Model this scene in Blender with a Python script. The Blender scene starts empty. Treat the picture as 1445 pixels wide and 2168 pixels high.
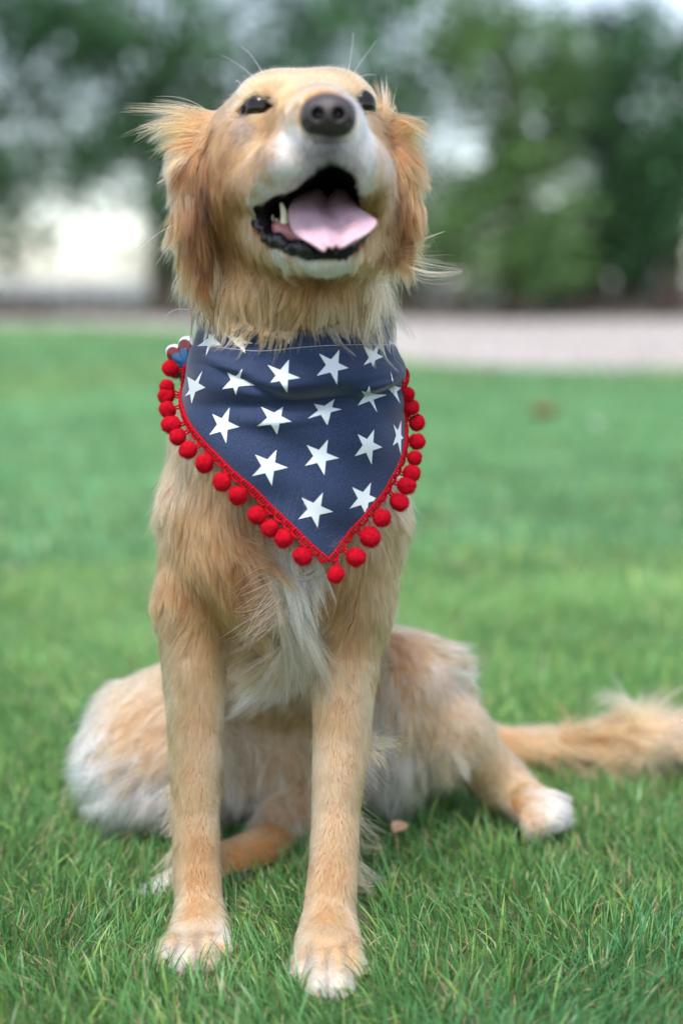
import bpy, math, random
import numpy as np
from mathutils import Vector, Matrix
from mathutils.bvhtree import BVHTree
from mathutils.kdtree import KDTree

rng = np.random.default_rng(7)
random.seed(7)
scene = bpy.context.scene
COL = scene.collection

# ------------------------------------------------------------------ camera
CAM = np.array([0.0, -1.25, 0.586])
PITCH = math.radians(9.3)
FPX = 3010.4                                   # focal length in photograph pixels (50 mm on a 24 mm wide frame)
cam_d = bpy.data.cameras.new('camera')
cam = bpy.data.objects.new('camera', cam_d)
COL.objects.link(cam)
cam.location = CAM
cam.rotation_euler = (math.radians(90) - PITCH, 0, 0)
cam_d.sensor_fit = 'HORIZONTAL'
cam_d.sensor_width = 24.0
cam_d.lens = 50.0
cam_d.clip_start = 0.02
cam_d.clip_end = 2000.0
cam_d.dof.use_dof = True
cam_d.dof.focus_distance = 1.262
cam_d.dof.aperture_fstop = 1.8
scene.camera = cam

# ------------------------------------------------------------------ sky, sun, exposure
SUN_EL, SUN_AZ = math.radians(66), math.radians(192)
world = bpy.data.worlds.new('World')
scene.world = world
world.use_nodes = True
wn, wl = world.node_tree.nodes, world.node_tree.links
wn.clear()
sky = wn.new('ShaderNodeTexSky')
sky.sky_type = 'NISHITA'
sky.sun_disc = False
sky.sun_elevation = SUN_EL
sky.sun_rotation = SUN_AZ
sky.dust_density = 0.8
sky.air_density = 1.0
sky.ozone_density = 1.0
hsv = wn.new('ShaderNodeHueSaturation')        # an overcast, nearly white sky
hsv.inputs['Saturation'].default_value = 0.62
bg = wn.new('ShaderNodeBackground')
bg.inputs['Strength'].default_value = 0.10
wo = wn.new('ShaderNodeOutputWorld')
wl.new(sky.outputs[0], hsv.inputs['Color'])
wl.new(hsv.outputs[0], bg.inputs['Color'])
wl.new(bg.outputs[0], wo.inputs['Surface'])
sun_d = bpy.data.lights.new('sun', 'SUN')
sun_d.energy = 1.5
sun_d.angle = math.radians(20)
sun_d.color = (1.0, 0.97, 0.93)
sun = bpy.data.objects.new('sun', sun_d)
COL.objects.link(sun)
sdir = Vector((math.sin(SUN_AZ) * math.cos(SUN_EL), math.cos(SUN_AZ) * math.cos(SUN_EL), math.sin(SUN_EL)))
sun.rotation_euler = sdir.to_track_quat('Z', 'Y').to_euler()
sun.location = (0, 0, 10)

scene.view_settings.view_transform = 'Standard'
scene.view_settings.look = 'None'
scene.view_settings.gamma = 1.0
scene.view_settings.use_curve_mapping = False
scene.view_settings.exposure = 1.68
scene.render.engine = 'CYCLES'
scene.cycles.max_bounces = 10
scene.cycles.diffuse_bounces = 4
scene.cycles.glossy_bounces = 6
scene.cycles.transmission_bounces = 8
scene.cycles.caustics_reflective = False
scene.cycles.caustics_refractive = False
scene.cycles_curves.shape = 'RIBBONS'

# ------------------------------------------------------------------ helpers
ROT = np.array([[1, 0, 0], [0, math.sin(PITCH), math.cos(PITCH)], [0, math.cos(PITCH), -math.sin(PITCH)]])
# rows: right, up, forward of the lens

def pray(u, v):
    d = np.array([(u - 722.5) / FPX, (1084 - v) / FPX, 1.0])
    return d[0] * ROT[0] + d[1] * ROT[1] + d[2] * ROT[2]

def P(u, v, y):
    d = pray(u, v)
    return CAM + d * ((y - CAM[1]) / d[1])

def project(p):
    q = (np.asarray(p, float) - CAM) @ ROT.T
    return np.stack([722.5 + FPX * q[..., 0] / q[..., 2], 1084 - FPX * q[..., 1] / q[..., 2]], -1), q[..., 2]

def ground_at(u, v):
    d = pray(u, v)
    return CAM + d * (-CAM[2] / d[2])

def norm(a):
    return a / np.maximum(np.linalg.norm(a, axis=-1, keepdims=True), 1e-9)

def mesh_from(name, V, F, smooth=True):
    """V (n,3); F an (m,k) array or a list of such arrays"""
    m = bpy.data.meshes.new(name)
    V = np.ascontiguousarray(V, np.float32)
    Fs = F if isinstance(F, list) else [F]
    Fs = [np.asarray(f, np.int32) for f in Fs if len(f)]
    m.vertices.add(len(V))
    m.vertices.foreach_set('co', V.ravel())
    loops = np.concatenate([f.ravel() for f in Fs])
    tot = np.concatenate([np.full(len(f), f.shape[1], np.int32) for f in Fs])
    m.loops.add(len(loops))
    m.loops.foreach_set('vertex_index', loops)
    m.polygons.add(len(tot))
    m.polygons.foreach_set('loop_start', np.concatenate([[0], np.cumsum(tot)[:-1]]).astype(np.int32))
    m.polygons.foreach_set('loop_total', tot)
    m.polygons.foreach_set('use_smooth', np.full(len(tot), smooth))
    m.update(calc_edges=True)
    m.validate()
    return m

def link(name, data, mat=None, parent=None, loc=None):
    o = bpy.data.objects.new(name, data)
    COL.objects.link(o)
    if mat is not None:
        if len(data.materials) == 0:
            data.materials.append(mat)
    if loc is not None:
        o.location = loc
    if parent is not None:
        o.parent = parent
        if loc is None:                          # the data is in world space: undo the parent's place
            o.matrix_parent_inverse = Matrix.Translation(parent.location).inverted()
    return o

def tag(o, label=None, cat=None, group=None, kind=None):
    if label: o['label'] = label
    if cat: o['category'] = cat
    if group: o['group'] = group
    if kind: o['kind'] = kind
    return o

def empty(name, loc=(0, 0, 0)):
    o = bpy.data.objects.new(name, None)
    COL.objects.link(o)
    o.location = loc
    return o

class NT:
    """small node-tree writer"""
    def __init__(self, name):
        self.m = bpy.data.materials.new(name)
        self.m.use_nodes = True
        self.n, self.l = self.m.node_tree.nodes, self.m.node_tree.links
        self.n.clear()
        self.out = self.n.new('ShaderNodeOutputMaterial')
    def node(self, t, **kw):
        nd = self.n.new(t)
        for k, val in kw.items():
            if hasattr(nd, k) and k not in nd.inputs:
                setattr(nd, k, val)
            else:
                nd.inputs[k.replace('_', ' ')].default_value = val
        return nd
    def link(self, a, b):
        self.l.new(a, b)

def principled(name, color=(0.5, 0.5, 0.5), rough=0.6, spec=0.3, attr=None, noise=None, bump=None, sss=0.0, sheen=0.0):
    t = NT(name)
    b = t.node('ShaderNodeBsdfPrincipled')
    b.inputs['Base Color'].default_value = (*color, 1)
    b.inputs['Roughness'].default_value = rough
    b.inputs['Specular IOR Level'].default_value = spec
    if sss:
        b.inputs['Subsurface Weight'].default_value = sss
        b.inputs['Subsurface Radius'].default_value = (0.006, 0.003, 0.002)
        b.inputs['Subsurface Scale'].default_value = 1.0
    if sheen:
        b.inputs['Sheen Weight'].default_value = sheen
    src = None
    tc = t.node('ShaderNodeTexCoord')
    if attr:
        a = t.node('ShaderNodeAttribute')
        a.attribute_name = attr
        src = a.outputs['Color']
    if noise:                                     # (scale, amount)
        nz = t.node('ShaderNodeTexNoise')
        nz.inputs['Scale'].default_value = noise[0]
        nz.inputs['Detail'].default_value = 5
        t.link(tc.outputs['Object'], nz.inputs['Vector'])
        mr = t.node('ShaderNodeMapRange')
        mr.inputs['From Min'].default_value = 0.25
        mr.inputs['From Max'].default_value = 0.75
        mr.inputs['To Min'].default_value = 1 - noise[1]
        mr.inputs['To Max'].default_value = 1 + noise[1]
        t.link(nz.outputs['Fac'], mr.inputs['Value'])
        vm = t.node('ShaderNodeVectorMath', operation='SCALE')
        if src is None:
            vm.inputs[0].default_value = color
        else:
            t.link(src, vm.inputs[0])
        t.link(mr.outputs[0], vm.inputs['Scale'])
        src = vm.outputs[0]
    if src is not None:
        t.link(src, b.inputs['Base Color'])
    if bump:                                      # (scale, strength, distance)
        nb = t.node('ShaderNodeTexNoise')
        nb.inputs['Scale'].default_value = bump[0]
        nb.inputs['Detail'].default_value = 6
        t.link(tc.outputs['Object'], nb.inputs['Vector'])
        bp = t.node('ShaderNodeBump')
        bp.inputs['Strength'].default_value = bump[1]
        bp.inputs['Distance'].default_value = bump[2]
        t.link(nb.outputs['Fac'], bp.inputs['Height'])
        t.link(bp.outputs[0], b.inputs['Normal'])
    t.link(b.outputs[0], t.out.inputs['Surface'])
    return t.m

def leaf_material(name, attr='col', trans=0.35, rough=0.5, spec=0.25, color=None):
    t = NT(name)
    a = t.node('ShaderNodeAttribute')
    a.attribute_name = attr
    b = t.node('ShaderNodeBsdfPrincipled')
    b.inputs['Roughness'].default_value = rough
    b.inputs['Specular IOR Level'].default_value = spec
    tr = t.node('ShaderNodeBsdfTranslucent')
    mx = t.node('ShaderNodeMixShader')
    mx.inputs[0].default_value = trans
    t.link(a.outputs['Color'], b.inputs['Base Color'])
    t.link(a.outputs['Color'], tr.inputs['Color'])
    t.link(b.outputs[0], mx.inputs[1])
    t.link(tr.outputs[0], mx.inputs[2])
    t.link(mx.outputs[0], t.out.inputs['Surface'])
    return t.m

def vcol(mesh, cols, domain='POINT'):
    a = mesh.attributes.new('col', 'FLOAT_COLOR', domain)
    c = np.ones((len(cols), 4), np.float32)
    c[:, :3] = cols
    a.data.foreach_set('color', c.ravel())

def curves_obj(name, pts, rad, cols, mat, parent=None):
    """pts (n,k,3), rad (n,k), cols (n,3): hair strands as one curves object"""
    n, k = pts.shape[:2]
    c = bpy.data.hair_curves.new(name)
    c.add_curves([k] * n)
    c.attributes['position'].data.foreach_set('vector', np.ascontiguousarray(pts, np.float32).ravel())
    r = c.attributes.get('radius') or c.attributes.new('radius', 'FLOAT', 'POINT')
    r.data.foreach_set('value', np.ascontiguousarray(rad, np.float32).ravel())
    a = c.attributes.new('col', 'FLOAT_COLOR', 'CURVE')
    cc = np.ones((n, 4), np.float32)
    cc[:, :3] = cols
    a.data.foreach_set('color', cc.ravel())
    c.materials.append(mat)
    return link(name, c, None, parent)

def surface_nets(F, o, h):
    s = F < 0
    c = [s[i:s.shape[0] - 1 + i, j:s.shape[1] - 1 + j, k:s.shape[2] - 1 + k] for i in (0, 1) for j in (0, 1) for k in (0, 1)]
    cnt = np.zeros(c[0].shape, np.int8)
    for q in c: cnt += q
    act = (cnt > 0) & (cnt < 8)
    I = np.argwhere(act)
    offs = np.array([[i, j, k] for i in (0, 1) for j in (0, 1) for k in (0, 1)])
    vals = np.stack([F[I[:, 0] + a, I[:, 1] + b, I[:, 2] + d] for a, b, d in offs], 1)
    acc = np.zeros((len(I), 3)); num = np.zeros(len(I))
    for a in range(8):
        for b in range(a + 1, 8):
            if np.abs(offs[a] - offs[b]).sum() == 1:
                va, vb = vals[:, a], vals[:, b]
                m = (va < 0) != (vb < 0)
                t = va / np.where(m, va - vb, 1)
                acc[m] += (offs[a] + t[:, None] * (offs[b] - offs[a]))[m]
                num[m] += 1
    V = o + (I + acc / num[:, None]) * h
    idx = np.full(act.shape, -1, np.int32)
    idx[act] = np.arange(len(I))
    Q = []
    for ax in range(3):
        sl0 = [slice(None)] * 3; sl1 = [slice(None)] * 3
        sl0[ax] = slice(0, -1); sl1[ax] = slice(1, None)
        ch = s[tuple(sl0)] != s[tuple(sl1)]
        E = np.argwhere(ch)
        b1, b2 = [(1, 2), (2, 0), (0, 1)][ax]
        ok = (E[:, b1] > 0) & (E[:, b2] > 0) & (E[:, b1] < F.shape[b1] - 1) & (E[:, b2] < F.shape[b2] - 1)
        E = E[ok]
        def cell(d1, d2):
            X = E.copy(); X[:, b1] += d1; X[:, b2] += d2
            return idx[X[:, 0], X[:, 1], X[:, 2]]
        q = np.stack([cell(-1, -1), cell(0, -1), cell(0, 0), cell(-1, 0)], 1)
        inside = s[E[:, 0], E[:, 1], E[:, 2]]
        q[~inside] = q[~inside][:, ::-1]
        Q.append(q)
    return V, np.concatenate(Q)

class Field:
    def __init__(self, lo, hi, h):
        self.o = np.array(lo, float); self.h = h
        self.n = np.ceil((np.array(hi) - self.o) / h).astype(int) + 1
        self.F = np.full(self.n, 0.08, np.float32)
    def box(self, lo, hi):
        a = np.clip(np.floor((lo - self.o) / self.h).astype(int), 0, self.n)
        b = np.clip(np.ceil((hi - self.o) / self.h).astype(int) + 1, 0, self.n)
        sl = tuple(slice(x, y) for x, y in zip(a, b))
        g = [self.o[i] + self.h * np.arange(a[i], b[i], dtype=np.float32) for i in range(3)]
        return sl, g[0][:, None, None], g[1][None, :, None], g[2][None, None, :]
    def put(self, sl, d, k, sub=False):
        A = self.F[sl]
        if sub:
            B = -d
            hh = np.clip(0.5 - 0.5 * (A - B) / k, 0, 1)
            self.F[sl] = A + (B - A) * hh + k * hh * (1 - hh)
        else:
            hh = np.clip(0.5 + 0.5 * (A - d) / k, 0, 1)
            self.F[sl] = A + (d - A) * hh - k * hh * (1 - hh)
    def cone(self, a, ra, b, rb, k=0.02, sub=False):
        a = np.array(a, float); b = np.array(b, float); m = max(ra, rb) + 0.05
        sl, X, Y, Z = self.box(np.minimum(a, b) - m, np.maximum(a, b) + m)
        ab = b - a; L = max((ab ** 2).sum(), 1e-9)
        t = np.clip(((X - a[0]) * ab[0] + (Y - a[1]) * ab[1] + (Z - a[2]) * ab[2]) / L, 0, 1)
        d = np.sqrt((X - a[0] - t * ab[0]) ** 2 + (Y - a[1] - t * ab[1]) ** 2 + (Z - a[2] - t * ab[2]) ** 2) - (ra + (rb - ra) * t)
        self.put(sl, d.astype(np.float32), k, sub)
    def chain(self, pts, k=0.015):
        A = np.array([p for p, r in pts]); m = max(r for p, r in pts) + 0.05
        sl, X, Y, Z = self.box(A.min(0) - m, A.max(0) + m)
        d = None
        for (a, ra), (b, rb) in zip(pts[:-1], pts[1:]):
            ab = b - a; L = max((ab ** 2).sum(), 1e-9)
            t = np.clip(((X - a[0]) * ab[0] + (Y - a[1]) * ab[1] + (Z - a[2]) * ab[2]) / L, 0, 1)
            e = np.sqrt((X - a[0] - t * ab[0]) ** 2 + (Y - a[1] - t * ab[1]) ** 2 + (Z - a[2] - t * ab[2]) ** 2) - (ra + (rb - ra) * t)
            d = e if d is None else np.minimum(d, e)
        self.put(sl, d.astype(np.float32), k)
    def ell(self, c, r, k=0.02, rot=(0, 0, 0), sub=False):
        from mathutils import Euler
        c = np.array(c, float); r = np.array(r, float); m = r.max() + 0.05
        sl, X, Y, Z = self.box(c - m, c + m)
        R = np.array(Euler([math.radians(q) for q in rot]).to_matrix()).T
        x, y, z = X - c[0], Y - c[1], Z - c[2]
        q = [R[i, 0] * x + R[i, 1] * y + R[i, 2] * z for i in range(3)]
        k0 = np.sqrt(sum((q[i] / r[i]) ** 2 for i in range(3)))
        k1 = np.sqrt(sum((q[i] / r[i] ** 2) ** 2 for i in range(3)))
        d = k0 * (k0 - 1) / np.maximum(k1, 1e-6)
        self.put(sl, d.astype(np.float32), k, sub)
    def sample(self, p):
        q = (p - self.o) / self.h
        i = np.clip(np.floor(q).astype(int), 0, self.n - 2)
        f = np.clip(q - i, 0, 1)
        r = 0
        for a in (0, 1):
            for b in (0, 1):
                for c in (0, 1):
                    w = (f[..., 0] if a else 1 - f[..., 0]) * (f[..., 1] if b else 1 - f[..., 1]) * (f[..., 2] if c else 1 - f[..., 2])
                    r = r + w * self.F[i[..., 0] + a, i[..., 1] + b, i[..., 2] + c]
        return r
    def grad(self, p):
        e = self.h
        g = []
        for a in range(3):
            d = np.zeros(3); d[a] = e
            g.append(self.sample(p + d) - self.sample(p - d))
        return norm(np.stack(g, -1))

def poly_sd(u, v, poly):
    """signed distance in pixels, negative inside"""
    d2 = np.full(u.shape, 1e12); ins = np.zeros(u.shape, bool)
    n = len(poly)
    for i in range(n):
        ax, ay = poly[i]; bx, by = poly[(i + 1) % n]
        ex, ey = bx - ax, by - ay
        t = np.clip(((u - ax) * ex + (v - ay) * ey) / (ex * ex + ey * ey), 0, 1)
        d2 = np.minimum(d2, (u - ax - t * ex) ** 2 + (v - ay - t * ey) ** 2)
        cond = (ay > v) != (by > v)
        xi = ax + (v - ay) * ex / (ey if abs(ey) > 1e-9 else 1e-9)
        ins ^= cond & (u < xi)
    d = np.sqrt(d2)
    return np.where(ins, -d, d)
# ------------------------------------------------------------------ ground, gravel, trees
def ground_mat(name, c1, c2, c3, s1, s2, rough=.95, bump=None):
    t = NT(name)
    tc = t.node('ShaderNodeTexCoord')
    n1 = t.node('ShaderNodeTexNoise'); n1.inputs['Scale'].default_value = s1; n1.inputs['Detail'].default_value = 6
    n2 = t.node('ShaderNodeTexNoise'); n2.inputs['Scale'].default_value = s2; n2.inputs['Detail'].default_value = 6
    t.link(tc.outputs['Object'], n1.inputs['Vector']); t.link(tc.outputs['Object'], n2.inputs['Vector'])
    def mix(fac, a, b):
        m = t.node('ShaderNodeMix', data_type='RGBA')
        cs = [q for q in m.inputs if q.type == 'RGBA']
        for q, val in zip(cs, (a, b)):
            if isinstance(val, tuple): q.default_value = (*val, 1)
            else: t.link(val, q)
        mr = t.node('ShaderNodeMapRange'); mr.inputs['From Min'].default_value = .35; mr.inputs['From Max'].default_value = .65
        t.link(fac, mr.inputs['Value']); t.link(mr.outputs[0], m.inputs[0])
        return [q for q in m.outputs if q.type == 'RGBA'][0]
    c = mix(n2.outputs['Fac'], mix(n1.outputs['Fac'], c1, c2), c3)
    b = t.node('ShaderNodeBsdfPrincipled'); b.inputs['Roughness'].default_value = rough; b.inputs['Specular IOR Level'].default_value = .15
    t.link(c, b.inputs['Base Color'])
    if bump:
        bp = t.node('ShaderNodeBump'); bp.inputs['Strength'].default_value = .8; bp.inputs['Distance'].default_value = bump
        t.link(n2.outputs['Fac'], bp.inputs['Height']); t.link(bp.outputs[0], b.inputs['Normal'])
    t.link(b.outputs[0], t.out.inputs['Surface'])
    return t.m
R0 = 700.0
a_ = np.arange(64) * 2 * math.pi / 64
gV = np.concatenate([[[0, 0, 0]], np.stack([R0 * np.cos(a_), R0 * np.sin(a_), 0 * a_], -1)])
gF = np.array([(0, 1 + i, 1 + (i + 1) % 64) for i in range(64)])
lawn = link('lawn_ground', mesh_from('lawn_ground', gV, gF), ground_mat('lawn soil and thatch', (.038, .098, .030), (.055, .130, .042), (.080, .105, .045), .9, 9))
tag(lawn, kind='structure')
# the pale gravel drive crosses behind the lawn
drive_near = [(-40, 19.5), (-9, 18.2), (-3.5, 17.0), (-1.6, 15.5), (-.5, 12.6), (.25, 9.6), (.8, 8.55), (1.8, 8.1), (3.2, 7.95), (5, 7.7), (9, 7.3), (40, 6.2)]
drive_far = [(40, 26), (9, 24.5), (3, 23.5), (-3, 23), (-9, 23.6), (-40, 25)]
def wobble(poly, step, amp, seed):
    r_ = np.random.default_rng(seed); o = []
    for a, b in zip(poly[:-1], poly[1:]):
        n = max(1, int(math.dist(a, b) / step))
        for i in range(n):
            t = i / n
            o.append((a[0] + (b[0] - a[0]) * t + r_.normal() * amp, a[1] + (b[1] - a[1]) * t + r_.normal() * amp))
    return o + [poly[-1]]
near_ = wobble(drive_near, .12, .035, 1); far_ = wobble(drive_far, .8, .12, 2)
import mathutils.geometry as mg
dpoly = near_ + far_
tess = mg.tessellate_polygon([[Vector((x, y, 0)) for x, y in dpoly]])
dV = np.array([(x, y, .004) for x, y in dpoly])
dF = np.array(tess)
fl = np.cross(dV[dF[:, 1]] - dV[dF[:, 0]], dV[dF[:, 2]] - dV[dF[:, 0]])[:, 2] < 0
dF[fl] = dF[fl][:, ::-1]
drive = link('gravel_drive', mesh_from('gravel_drive', dV, dF), ground_mat('pale gravel', (.36, .315, .29), (.45, .41, .385), (.29, .25, .23), .7, 14, bump=.01))
tag(drive, kind='structure')
ff = np.array([(-260, 30.5, .004), (260, 30.5, .004), (420, 420, .004), (-420, 420, .004)])
far_field = link('far_field', mesh_from('far_field', ff, np.array([(0, 1, 2, 3)])), ground_mat('bleached far field', (.20, .21, .205), (.25, .26, .255), (.17, .18, .17), .05, .4))
tag(far_field, kind='structure')
# loose stones on it
rg = np.random.default_rng(21)
n = 5200
sx = rg.uniform(-7, 9, n); sy = 7.2 + 14 * rg.random(n) ** 1.6
m = poly_sd(sx, sy, near_[::4] + far_) < .12
sx, sy = sx[m], sy[m]
oct_ = np.array([(1, 0, 0), (-1, 0, 0), (0, 1, 0), (0, -1, 0), (0, 0, 1), (0, 0, -.6)], float)
octf = np.array([(0, 2, 4), (2, 1, 4), (1, 3, 4), (3, 0, 4), (2, 0, 5), (1, 2, 5), (3, 1, 5), (0, 3, 5)])
sz = np.exp(rg.normal(-4.0, .45, len(sx)))
ang = rg.uniform(0, 6.28, len(sx))
pv = oct_[None] * (1 + .35 * rg.normal(size=(len(sx), 6, 1)) * .6) * sz[:, None, None] * np.array([1, .8, .6])
ca, sa = np.cos(ang)[:, None], np.sin(ang)[:, None]
pv = np.stack([pv[..., 0] * ca - pv[..., 1] * sa + sx[:, None], pv[..., 0] * sa + pv[..., 1] * ca + sy[:, None], pv[..., 2] + .004 + sz[:, None] * .3], -1)
pf = (octf[None] + 6 * np.arange(len(sx))[:, None, None]).reshape(-1, 3)
me = mesh_from('gravel', pv.reshape(-1, 3), pf, False)
vcol(me, np.repeat(np.clip(rg.normal(.46, .12, len(sx)), .2, .75)[:, None] * np.array([[1.0, .94, .90]]), 6, 0))
tag(link('gravel', me, principled('gravel stones', rough=.9, spec=.2, attr='col')), kind='stuff')

bark = principled('bark', (.085, .062, .050), .95, .1, noise=(6, .4), bump=(18, .9, .03))
leaf_m = leaf_material('evergreen leaves', trans=.25, rough=.6, spec=.15)
def rand_frames(n, r_):
    a = norm(r_.normal(size=(n, 3))); b = norm(np.cross(a, r_.normal(size=(n, 3))))
    return a, b
def make_tree(name, label, x, y, lobes, n, leaf, hue, seed, trunk_h, trunk_r, stems=1, group='trees behind the lawn', open_=0.):
    """lobes: (dx, dy, z, rx, ry, rz, weight); leaves fill each lobe mostly near its skin, in tufts"""
    r_ = np.random.default_rng(seed)
    root = empty(name, (x, y, 0))
    tag(root, label, 'tree', group)
    w = np.array([l[6] * (l[3] * l[4] * l[5]) ** .67 for l in lobes]); w /= w.sum()
    nt = n // 14
    li = r_.choice(len(lobes), nt, p=w)
    Lb = np.array([l[:6] for l in lobes])[li]
    d = norm(r_.normal(size=(nt, 3))); rr = r_.uniform(.35, 1.05, nt) ** .6
    tuft = Lb[:, :3] + d * rr[:, None] * Lb[:, 3:6]
    tuft += r_.normal(size=tuft.shape) * .10
    tw = tuft + np.array([x, y, 0])
    void = sum(np.sin(tw @ (norm(np.array(kv)) * kl) + ph) for kv, kl, ph in (((1, .3, .4), 5.2, seed), ((-.5, .4, 1), 6.1, seed * 2.), ((.8, -.5, -.7), 4.3, seed * 3.), ((.2, .9, .6), 3.1, 1.), ((-1, .2, .5), 7.7, 2.)))
    keep_ = void > -1.1 - open_ + (.50 if x > .5 else .02)
    keep_ &= r_.random(nt) < .95
    tuft = tuft[keep_]; nt = len(tuft)
    c = np.repeat(tuft, 14, 0) + r_.normal(size=(nt * 14, 3)) * np.array([.20, .20, .15])
    c[:, 2] = np.abs(c[:, 2] - .15) + .15
    a, b = rand_frames(len(c), r_)
    s = leaf * r_.uniform(.6, 1.4, len(c))[:, None]
    V = np.stack([c - a * s, c + b * s * .45, c + a * s, c - b * s * .45], 1).reshape(-1, 3)
    F = np.arange(len(c) * 4).reshape(-1, 4)
    me = mesh_from('crown', V, F, False)
    k = np.repeat(r_.normal(1, .42, nt), 14)[:len(c)] if len(c) == nt * 14 else r_.normal(1, .3, len(c))
    col = np.array(hue)[None] * np.clip(k, .4, 1.8)[:, None] * (1 + r_.normal(size=(len(c), 3)) * .08)
    vcol(me, np.repeat(np.clip(col, .005, .4), 4, 0))
    link('crown', me, leaf_m, root, loc=(0, 0, 0))
    parts = []
    for s_ in range(stems):
        t = np.linspace(0, 1, 9)
        lean = r_.normal(size=2) * .12 * (1 + (stems > 1))
        ox = (s_ - (stems - 1) / 2) * trunk_r * 2.4
        p = np.stack([ox + lean[0] * t * trunk_h + .06 * np.sin(t * 5 + s_), lean[1] * t * trunk_h + .05 * np.cos(t * 4), t * trunk_h - .05], -1)
        parts.append(tube_(p, trunk_r * (1.25 - .95 * t) * (1 + .5 * np.exp(-t * 14)), 10))
        for q in range(7):
            h = r_.uniform(.35, .95); base = np.array([np.interp(h, t, p[:, i]) for i in range(3)])
            l = lobes[r_.integers(len(lobes))]
            end = np.array(l[:3]) + r_.normal(size=3) * .15
            mid = (base + end) / 2 + np.array([0, 0, .12])
            parts.append(tube_(np.array([base, mid, end]), np.array([.35, .22, .08]) * trunk_r, 6))
    V, Fs, o = [], [], 0
    for v, f in parts:
        V.append(v); Fs.append(f + o); o += len(v)
    link('trunk', mesh_from('trunk', np.concatenate(V), np.concatenate(Fs)), bark, root, loc=(0, 0, 0))
    return root
def tube_(path, rad, n=8):
    m = len(path); tg = norm(np.gradient(path, axis=0)); ref = np.array([.31, .93, .17])
    s = norm(np.cross(tg, ref)); b = np.cross(tg, s); a = np.arange(n) * 2 * math.pi / n
    V = (path[:, None] + rad[:, None, None] * (np.cos(a)[None, :, None] * s[:, None] + np.sin(a)[None, :, None] * b[:, None])).reshape(-1, 3)
    F = np.array([(i * n + j, i * n + (j + 1) % n, (i + 1) * n + (j + 1) % n, (i + 1) * n + j) for i in range(m - 1) for j in range(n)])
    return V, F
def XZ(u, v, y):
    p = P(u, v, y); return p[0], p[2]
def lobe(u, v, y, ru, rv, x0, y0, w=1.0, dep=1.0):
    """a crown lobe that reaches ru, rv (photograph pixels) about u, v at distance y"""
    p = P(u, v, y); s = (y + 1.25) / FPX
    return (p[0] - x0, y - y0, p[2], ru * s, ru * s * dep, rv * s, w)
DG_, MG_, YG_, BG_ = (.046, .118, .048), (.063, .150, .058), (.096, .180, .060), (.041, .105, .058)
def T(label, u0, y, lobes, n, hue, seed, trunk_h, trunk_r, leaf=.075, stems=1, name='evergreen_tree'):
    x0 = P(u0, 640, y)[0]
    return make_tree(name, label, x0, y, [lobe(*l[:2], y + (l[5] if len(l) > 5 else 0), *l[2:4], x0, y, l[4] if len(l) > 4 else 1.) for l in lobes], n, leaf, hue, seed, trunk_h, trunk_r, stems)
T('dark tree whose branches hang low at the far left, bright gap beside its trunk', -70, 20.5, [(-60, 120, 170, 190), (60, 40, 130, 110), (150, 90, 110, 90, .8), (10, 320, 130, 100), (-40, 460, 120, 90, .8), (90, 270, 100, 90, .9), (200, 300, 90, 70, .8), (120, 385, 110, 60, .9), (250, 400, 70, 50, .7), (40, 500, 70, 60, .8), (80, 400, 90, 70, .9)], 9000, DG_, 31, 4.6, .17)
T('leafy tree with a dark upright trunk behind the ear of the dog, left side', 335, 21.5, [(330, 60, 150, 120), (200, 60, 110, 90), (330, 250, 110, 100), (420, 330, 90, 130), (230, 330, 60, 60, .8), (330, 440, 60, 60, .7), (400, 520, 70, 70, .7)], 10000, MG_, 32, 4.9, .13)
T('broad dark tree rising directly behind the head of the dog', 560, 23, [(540, 60, 150, 140), (640, 180, 140, 150), (520, 330, 140, 150), (640, 480, 150, 120), (440, 540, 90, 70), (740, 40, 120, 100)], 11000, DG_, 33, 5.2, .16)
T('tree with a thinning crown right of the head, bright round gaps near its top', 850, 21, [(800, 150, 90, 100), (850, 210, 110, 60, .8), (860, 330, 110, 90), (820, 470, 110, 100), (940, 440, 90, 80), (960, 150, 80, 80, .7), (800, 20, 110, 80, .9), (930, 40, 110, 70, .8), (850, 560, 110, 60)], 10500, MG_, 34, 4.4, .13)
T('yellowish green tree with a wide low crown, behind the gravel right of centre', 1080, 19.5, [(1050, 150, 120, 100, .9), (1010, 40, 90, 70, .7), (1150, 90, 100, 70, .7), (1120, 260, 120, 110), (1040, 330, 100, 80, .9), (1060, 440, 120, 110), (1150, 420, 110, 120), (1010, 520, 110, 80), (1100, 560, 120, 60)], 12500, YG_, 35, 3.9, .14)
T('tall narrow dark evergreen standing near the right edge of the trees', 1250, 21.5, [(1250, 110, 110, 90, .9), (1290, 50, 110, 50, .6), (1240, 240, 100, 100), (1260, 360, 110, 120), (1250, 480, 120, 110), (1200, 560, 120, 70), (1300, 565, 120, 60)], 11500, BG_, 36, 4.4, .15)
T('green tree at the far right with pale sky above its crown', 1420, 20, [(1400, 130, 120, 90, .9), (1430, 260, 120, 100), (1400, 380, 110, 110), (1440, 500, 130, 110), (1370, 540, 90, 70)], 10500, DG_, 37, 4.2, .15)
T('olive tree filling the gap behind the two right-hand evergreens', 1330, 26, [(1180, 70, 130, 70, .7), (1330, 230, 150, 120), (1330, 400, 170, 150), (1150, 380, 130, 130), (1200, 520, 150, 70)], 9000, YG_, 38, 4.6, .16)
T('far tree seen through the gap left of the dog', 345, 30, [(120, 100, 140, 130, .8), (230, 230, 110, 90, .7), (150, 330, 110, 70, .8), (60, 250, 120, 110, .8), (300, 150, 110, 110, .8), (-30, 380, 90, 90), (90, 545, 90, 50, .6), (290, 560, 70, 45, .6)], 7500, BG_, 39, 5.5, .15)
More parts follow.
